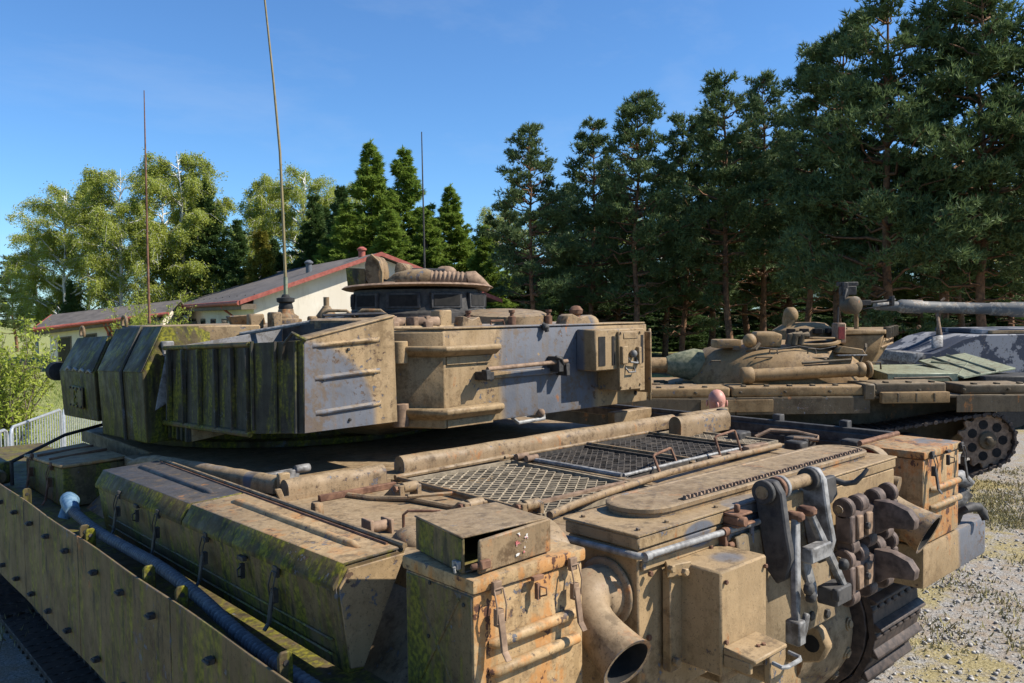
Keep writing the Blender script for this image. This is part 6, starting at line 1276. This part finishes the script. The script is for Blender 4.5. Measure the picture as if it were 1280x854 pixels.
def birch(seed, H, spread, dens=1.0, leafsz=.056):
    g = np.random.RandomState(seed); w = Wood(); z = np.linspace(0, H, 10); b_ = np.cumsum(g.normal(size=(10, 2)) * .09, 0); P = np.column_stack([b_[:, 0], b_[:, 1], z]); w.limb(P, .15 * (1 - z / H * .94) * H / 12, 7); C = []
    for i in range(int(34 * dens) + 6):
        t = .18 + .8 * (i / (34. * dens + 6)); z0 = H * t; az = g.rand() * 6.283; L = spread * (.35 + .9 * math.sin(math.pi * min(1, t * .95 + .02))) * (.6 + .5 * g.rand()); hd = np.array([math.cos(az), math.sin(az)]); s = np.linspace(0, 1, 7)
        o = np.array([np.interp(z0, z, P[:, 0]), np.interp(z0, z, P[:, 1])])
        B = np.column_stack([o[0] + hd[0] * L * s, o[1] + hd[1] * L * s, z0 + L * (1.05 * s - .62 * s ** 2.2)]); B[1:] += g.normal(size=(6, 3)) * .05 * L; w.limb(B, np.linspace(.04, .006, 7) * (.4 + L / 2.5), 4)
        for k in range(int(8 + L * 9)):
            u = .25 + .75 * g.rand(); ix = min(5.999, u * 6); i0 = int(ix); q = B[i0] + (B[i0 + 1] - B[i0]) * (ix - i0); l = .35 + 1.0 * g.rand(); dr = np.array([hd[0] * .25 + g.normal() * .35, hd[1] * .25 + g.normal() * .35, .35 - 1.1 * g.rand()])
            tw = np.array([q, q + dr * l * .5 + np.array([0, 0, .08 * l]), q + dr * l + np.array([0, 0, -.3 * l])]); w.limb(tw, [.007, .005, .003], 3)
            n = int((29 + 50 * l) * dens); f = g.rand(n, 1); C.append(tw[0] * (1 - f) + tw[2] * f + g.normal(size=(n, 3)) * np.array([.09, .09, .14]))
    C = np.concatenate(C); n = len(C); Rm = rand_rot(n); L4 = np.array([(-.5, -.8, 0), (.5, -.8, 0), (0, 1., .0)]) * leafsz
    V = np.einsum('nij,kj->nki', Rm, L4) * (.7 + .6 * rs.rand(n))[:, None, None] + C[:, None]
    return w, V.reshape(-1, 3)

def copy_tree(src, loc, rot, sc, mats=None):
    r = src.copy(); COL.objects.link(r)
    for ch in src.children:
        c = ch.copy(); COL.objects.link(c); c.parent = r
    place(r, loc, rot, sc); return r
def place(r, loc, rot, sc): r.location = loc; r.rotation_euler = (0, 0, rot); r.scale = sc if isinstance(sc, tuple) else (sc,) * 3
protos = {}
def proto(key, fn):
    if key not in protos: protos[key] = [fn(), False]
    return protos[key]
def put(key, name, px, ytop, d, Hm, label, group=None, wide=1.0):
    o, used = protos[key]; p = far(px, d); zt_ = far(px, d, ytop).z; sc = zt_ / Hm; p.z = -.05
    rot = rng.uniform(0, 6.28)
    if not used: protos[key][1] = True; r = o; place(r, p, rot, (sc * wide, sc * wide, sc))
    else: r = copy_tree(o, p, rot, (sc * wide, sc * wide, sc))
    return tag(r, label, 'tree', group)
for i, (sd, cb, sp) in enumerate([(11, .28, 2.5), (12, .33, 2.7), (13, .24, 2.6), (14, .36, 2.4), (15, .20, 2.8)]): proto('pine%d' % i, lambda sd=sd, cb=cb, sp=sp: finish('pine_tree', *pine(sd, 12, cb, sp), M['bark'], M['pine']))
for i, (sd, sp, mt) in enumerate([(21, 2.5, 'spruce'), (22, 2.8, 'spruce'), (23, 3.1, 'spruced'), (24, 3.0, 'spruced')]): proto('spruce%d' % i, lambda sd=sd, sp=sp, mt=mt: finish('spruce_tree', *spruce(sd, 11, sp), M['barkg'], M[mt]))
proto('yew0', lambda: finish('conifer_tree', *spruce(29, 7, 1.7), M['barkg'], M['yew']))
for i, (sd, sp, dn) in enumerate([(31, 2.5, .9), (32, 2.9, .75), (33, 2.3, 1.1)]): proto('birch%d' % i, lambda sd=sd, sp=sp, dn=dn: finish('birch_tree', *birch(sd, 12, sp, dn), M['bbark'], M['birch']))
G1 = 'row of pines at the wood edge'
ORD = ['leftmost', 'second', 'third', 'fourth', 'fifth', 'sixth', 'seventh', 'eighth', 'ninth', 'tenth', 'eleventh', 'twelfth', 'thirteenth', 'fourteenth']
front = [(672, 158, 35, 0, 1.0), (738, 150, 37, 2, .95), (793, 116, 35, 1, .95), (852, 140, 38, 4, 1.0), (910, 90, 34, 3, 1.0), (957, 95, 37, 0, .95), (1008, 60, 33, 2, .9), (1052, 30, 31, 1, .95), (1112, -30, 28, 4, 1.0), (1172, -50, 29, 0, 1.0), (1236, -40, 27, 1, 1.0), (1300, -20, 27, 2, 1.1)]
for i, (px, yt, d, k, wd) in enumerate(front): put('pine%d' % k, 'pine_tree', px, yt, d, 12, '%s tall pine counted from the left along the wood edge' % ORD[i] if i else 'leftmost tall pine of the wood edge, beside the sunlit spruces', G1, wd)
for px, yt, d, k in [(640, 250, 46, 3), (705, 230, 47, 1), (770, 215, 46, 4), (830, 205, 45, 2), (885, 185, 46, 0), (940, 170, 45, 1), (990, 160, 44, 4), (1085, 190, 42, 2), (1145, 200, 42, 0), (1205, 170, 41, 4), (1265, 190, 42, 1), (1330, 160, 40, 3), (20, 320, 62, 2), (-20, 330, 60, 0), (-50, 325, 58, 1)]:
    put('pine%d' % k, 'pine_tree', px, yt, d, 12, 'pine deeper in the wood behind the front trees', 'pines in the back rows of the wood', 1.25)
sp_ = [(468, 178, 42, 0, 1.25, 'tallest sunlit spruce with a bare leader, left of the thin rear aerial'), (508, 188, 43, 1, 1.2, 'sunlit spruce right behind the thin rear aerial'), (566, 232, 43, 0, 1.3, 'sunlit slender spruce between the aerial and the pines'), (606, 282, 40, 1, 1.4, 'low sunlit spruce at the left foot of the pines'), (430, 235, 47, 2, 1.0, 'dark spruce left of the sunlit spruces'), (395, 245, 44, 3, 1.1, 'broad dark spruce behind the hall roof'), (262, 232, 46, 2, 1.15, 'dark spruce beside the pale birches above the hall roof'), (300, 275, 45, 3, 1.0, 'short dark spruce touching the yellowish conifer'), (225, 300, 50, 2, 1.0, 'small dark spruce under the tallest birch'), (90, 350, 44, 3, .9, 'small dark spruce standing among the left birches'), (540, 275, 47, 2, 1.5, 'dark spruce in the gap behind the sunlit spruces'), (437, 255, 41, 1, 1.5, 'broad sunlit spruce at the left of the tallest sunlit one'), (536, 262, 41, 0, 1.5, 'sunlit spruce filling the gap right of the thin rear aerial'), (488, 262, 40, 1, 1.5, 'low broad sunlit spruce between the two tallest sunlit ones'), (588, 300, 45, 2, 1.5, 'dark spruce behind the low sunlit one by the pines'), (410, 262, 50, 2, 1.6, 'far dark spruce right of the tall whip aerial'), (345, 300, 50, 2, 1.1, 'dark spruce behind the yellowish conifer')]
for px, yt, d, k, wd, lb in sp_: put('spruce%d' % k, 'spruce_tree', px, yt, d, 11, lb, 'spruces behind the hall', wd)
put('yew0', 'conifer_tree', 328, 288, 43, 7, 'yellowish green conifer behind the hall roof')
bi = [(150, 210, 44, 0, 1.1, 'birch with white trunk, left of the short rusty aerial'), (75, 235, 46, 1, 1.1, 'leftmost airy birch against the sky'), (115, 225, 48, 2, 1.1, 'birch between the leftmost birch and the white-trunked one'), (238, 192, 46, 2, 1.15, 'tallest pale green birch, right of the short rusty aerial'), (205, 215, 50, 0, 1.0, 'thin birch behind the short rusty aerial'), (372, 212, 54, 1, 1.1, 'olive green birch rising behind the tall whip aerial'), (335, 222, 56, 2, 1.0, 'birch between dark spruces left of the tall whip aerial'), (45, 290, 50, 0, 1.0, 'small birch at the far left above the low wing'), (425, 235, 60, 1, 1.0, 'birch half hidden behind the tallest sunlit spruce'), (630, 262, 50, 1, .9, 'pale birch in the gap between spruces and pines')]
for px, yt, d, k, wd, lb in bi: put('birch%d' % k, 'birch_tree', px, yt, d, 12, lb, 'birches behind the buildings', wd)
for px, yt, d, k in [(655, 330, 50, 2), (705, 345, 54, 3), (752, 345, 48, 2), (845, 350, 52, 2), (965, 345, 50, 3), (1040, 350, 54, 2), (1130, 355, 50, 3), (1245, 345, 46, 2), (680, 352, 60, 3), (728, 350, 58, 2), (780, 352, 60, 3), (812, 348, 57, 2), (880, 352, 60, 3), (925, 350, 58, 2), (1000, 352, 60, 3), (1085, 350, 58, 2), (1170, 352, 60, 3), (1215, 350, 57, 2), (1285, 350, 58, 3)]:
    put('spruce%d' % k, 'spruce_tree', px, yt, d, 11, 'low dark young spruce growing under the pines', 'young spruces under the pines', 2.4)
for px, yt, d, k in [(690, 270, 66, 1), (760, 265, 70, 2), (830, 280, 66, 0), (900, 270, 70, 1), (980, 260, 68, 2), (1060, 255, 66, 0), (1150, 250, 70, 1), (1230, 250, 66, 2)]:
    put('birch%d' % k, 'birch_tree', px, yt, d, 12, 'sunlit broadleaf tree glimpsed far back between the pine trunks', 'broadleaf trees behind the pines', 1.5)
# leafy bushes
def bush(seed, H, R0, n=16):
    g = np.random.RandomState(seed); w = Wood(); C = []
    for i in range(n):
        az = g.rand() * 6.283; sp = R0 * (.3 + .7 * g.rand()); h = H * (.6 + .4 * g.rand()); s = np.linspace(0, 1, 6); B = np.column_stack([np.cos(az) * sp * s ** .9, np.sin(az) * sp * s ** .9, h * s]); B[1:] += g.normal(size=(5, 3)) * .05; w.limb(B, np.linspace(.016, .004, 6), 4)
        for k in range(16):
            u = .2 + .8 * g.rand(); ix = min(4.999, u * 5); i0 = int(ix); q = B[i0] + (B[i0 + 1] - B[i0]) * (ix - i0); dr = g.normal(size=3) * .5 + np.array([0, 0, .4]); l = .15 + .35 * g.rand(); w.limb([q, q + dr * l], [.005, .002], 3); m_ = int(9 + 18 * l); f = g.rand(m_, 1); C.append(q + dr * l * f + g.normal(size=(m_, 3)) * .045)
    C = np.concatenate(C); nn = len(C); V = np.einsum('nij,kj->nki', rand_rot(nn), np.array([(-.5, -.9, 0), (.5, -.9, 0), (0, 1., 0)]) * .036) * (.7 + .7 * rs.rand(nn))[:, None, None] + C[:, None]
    return w, V.reshape(-1, 3)
for px, d, h, r0, sd, lb in [(8, 13.5, 2.55, 1.0, 41, 'leafy young bush at the left edge, by the lawn'), (195, 33, 3.6, 2.0, 42, 'pale green shrub in front of the hall below the short rusty aerial')]:
    b = finish('bush', *bush(sd, h, r0, 26 if sd == 41 else 40), M['barkg'], M['willow']); p = far(px, d); b.location = (p.x, p.y, 0); tag(b, lb, 'bush')
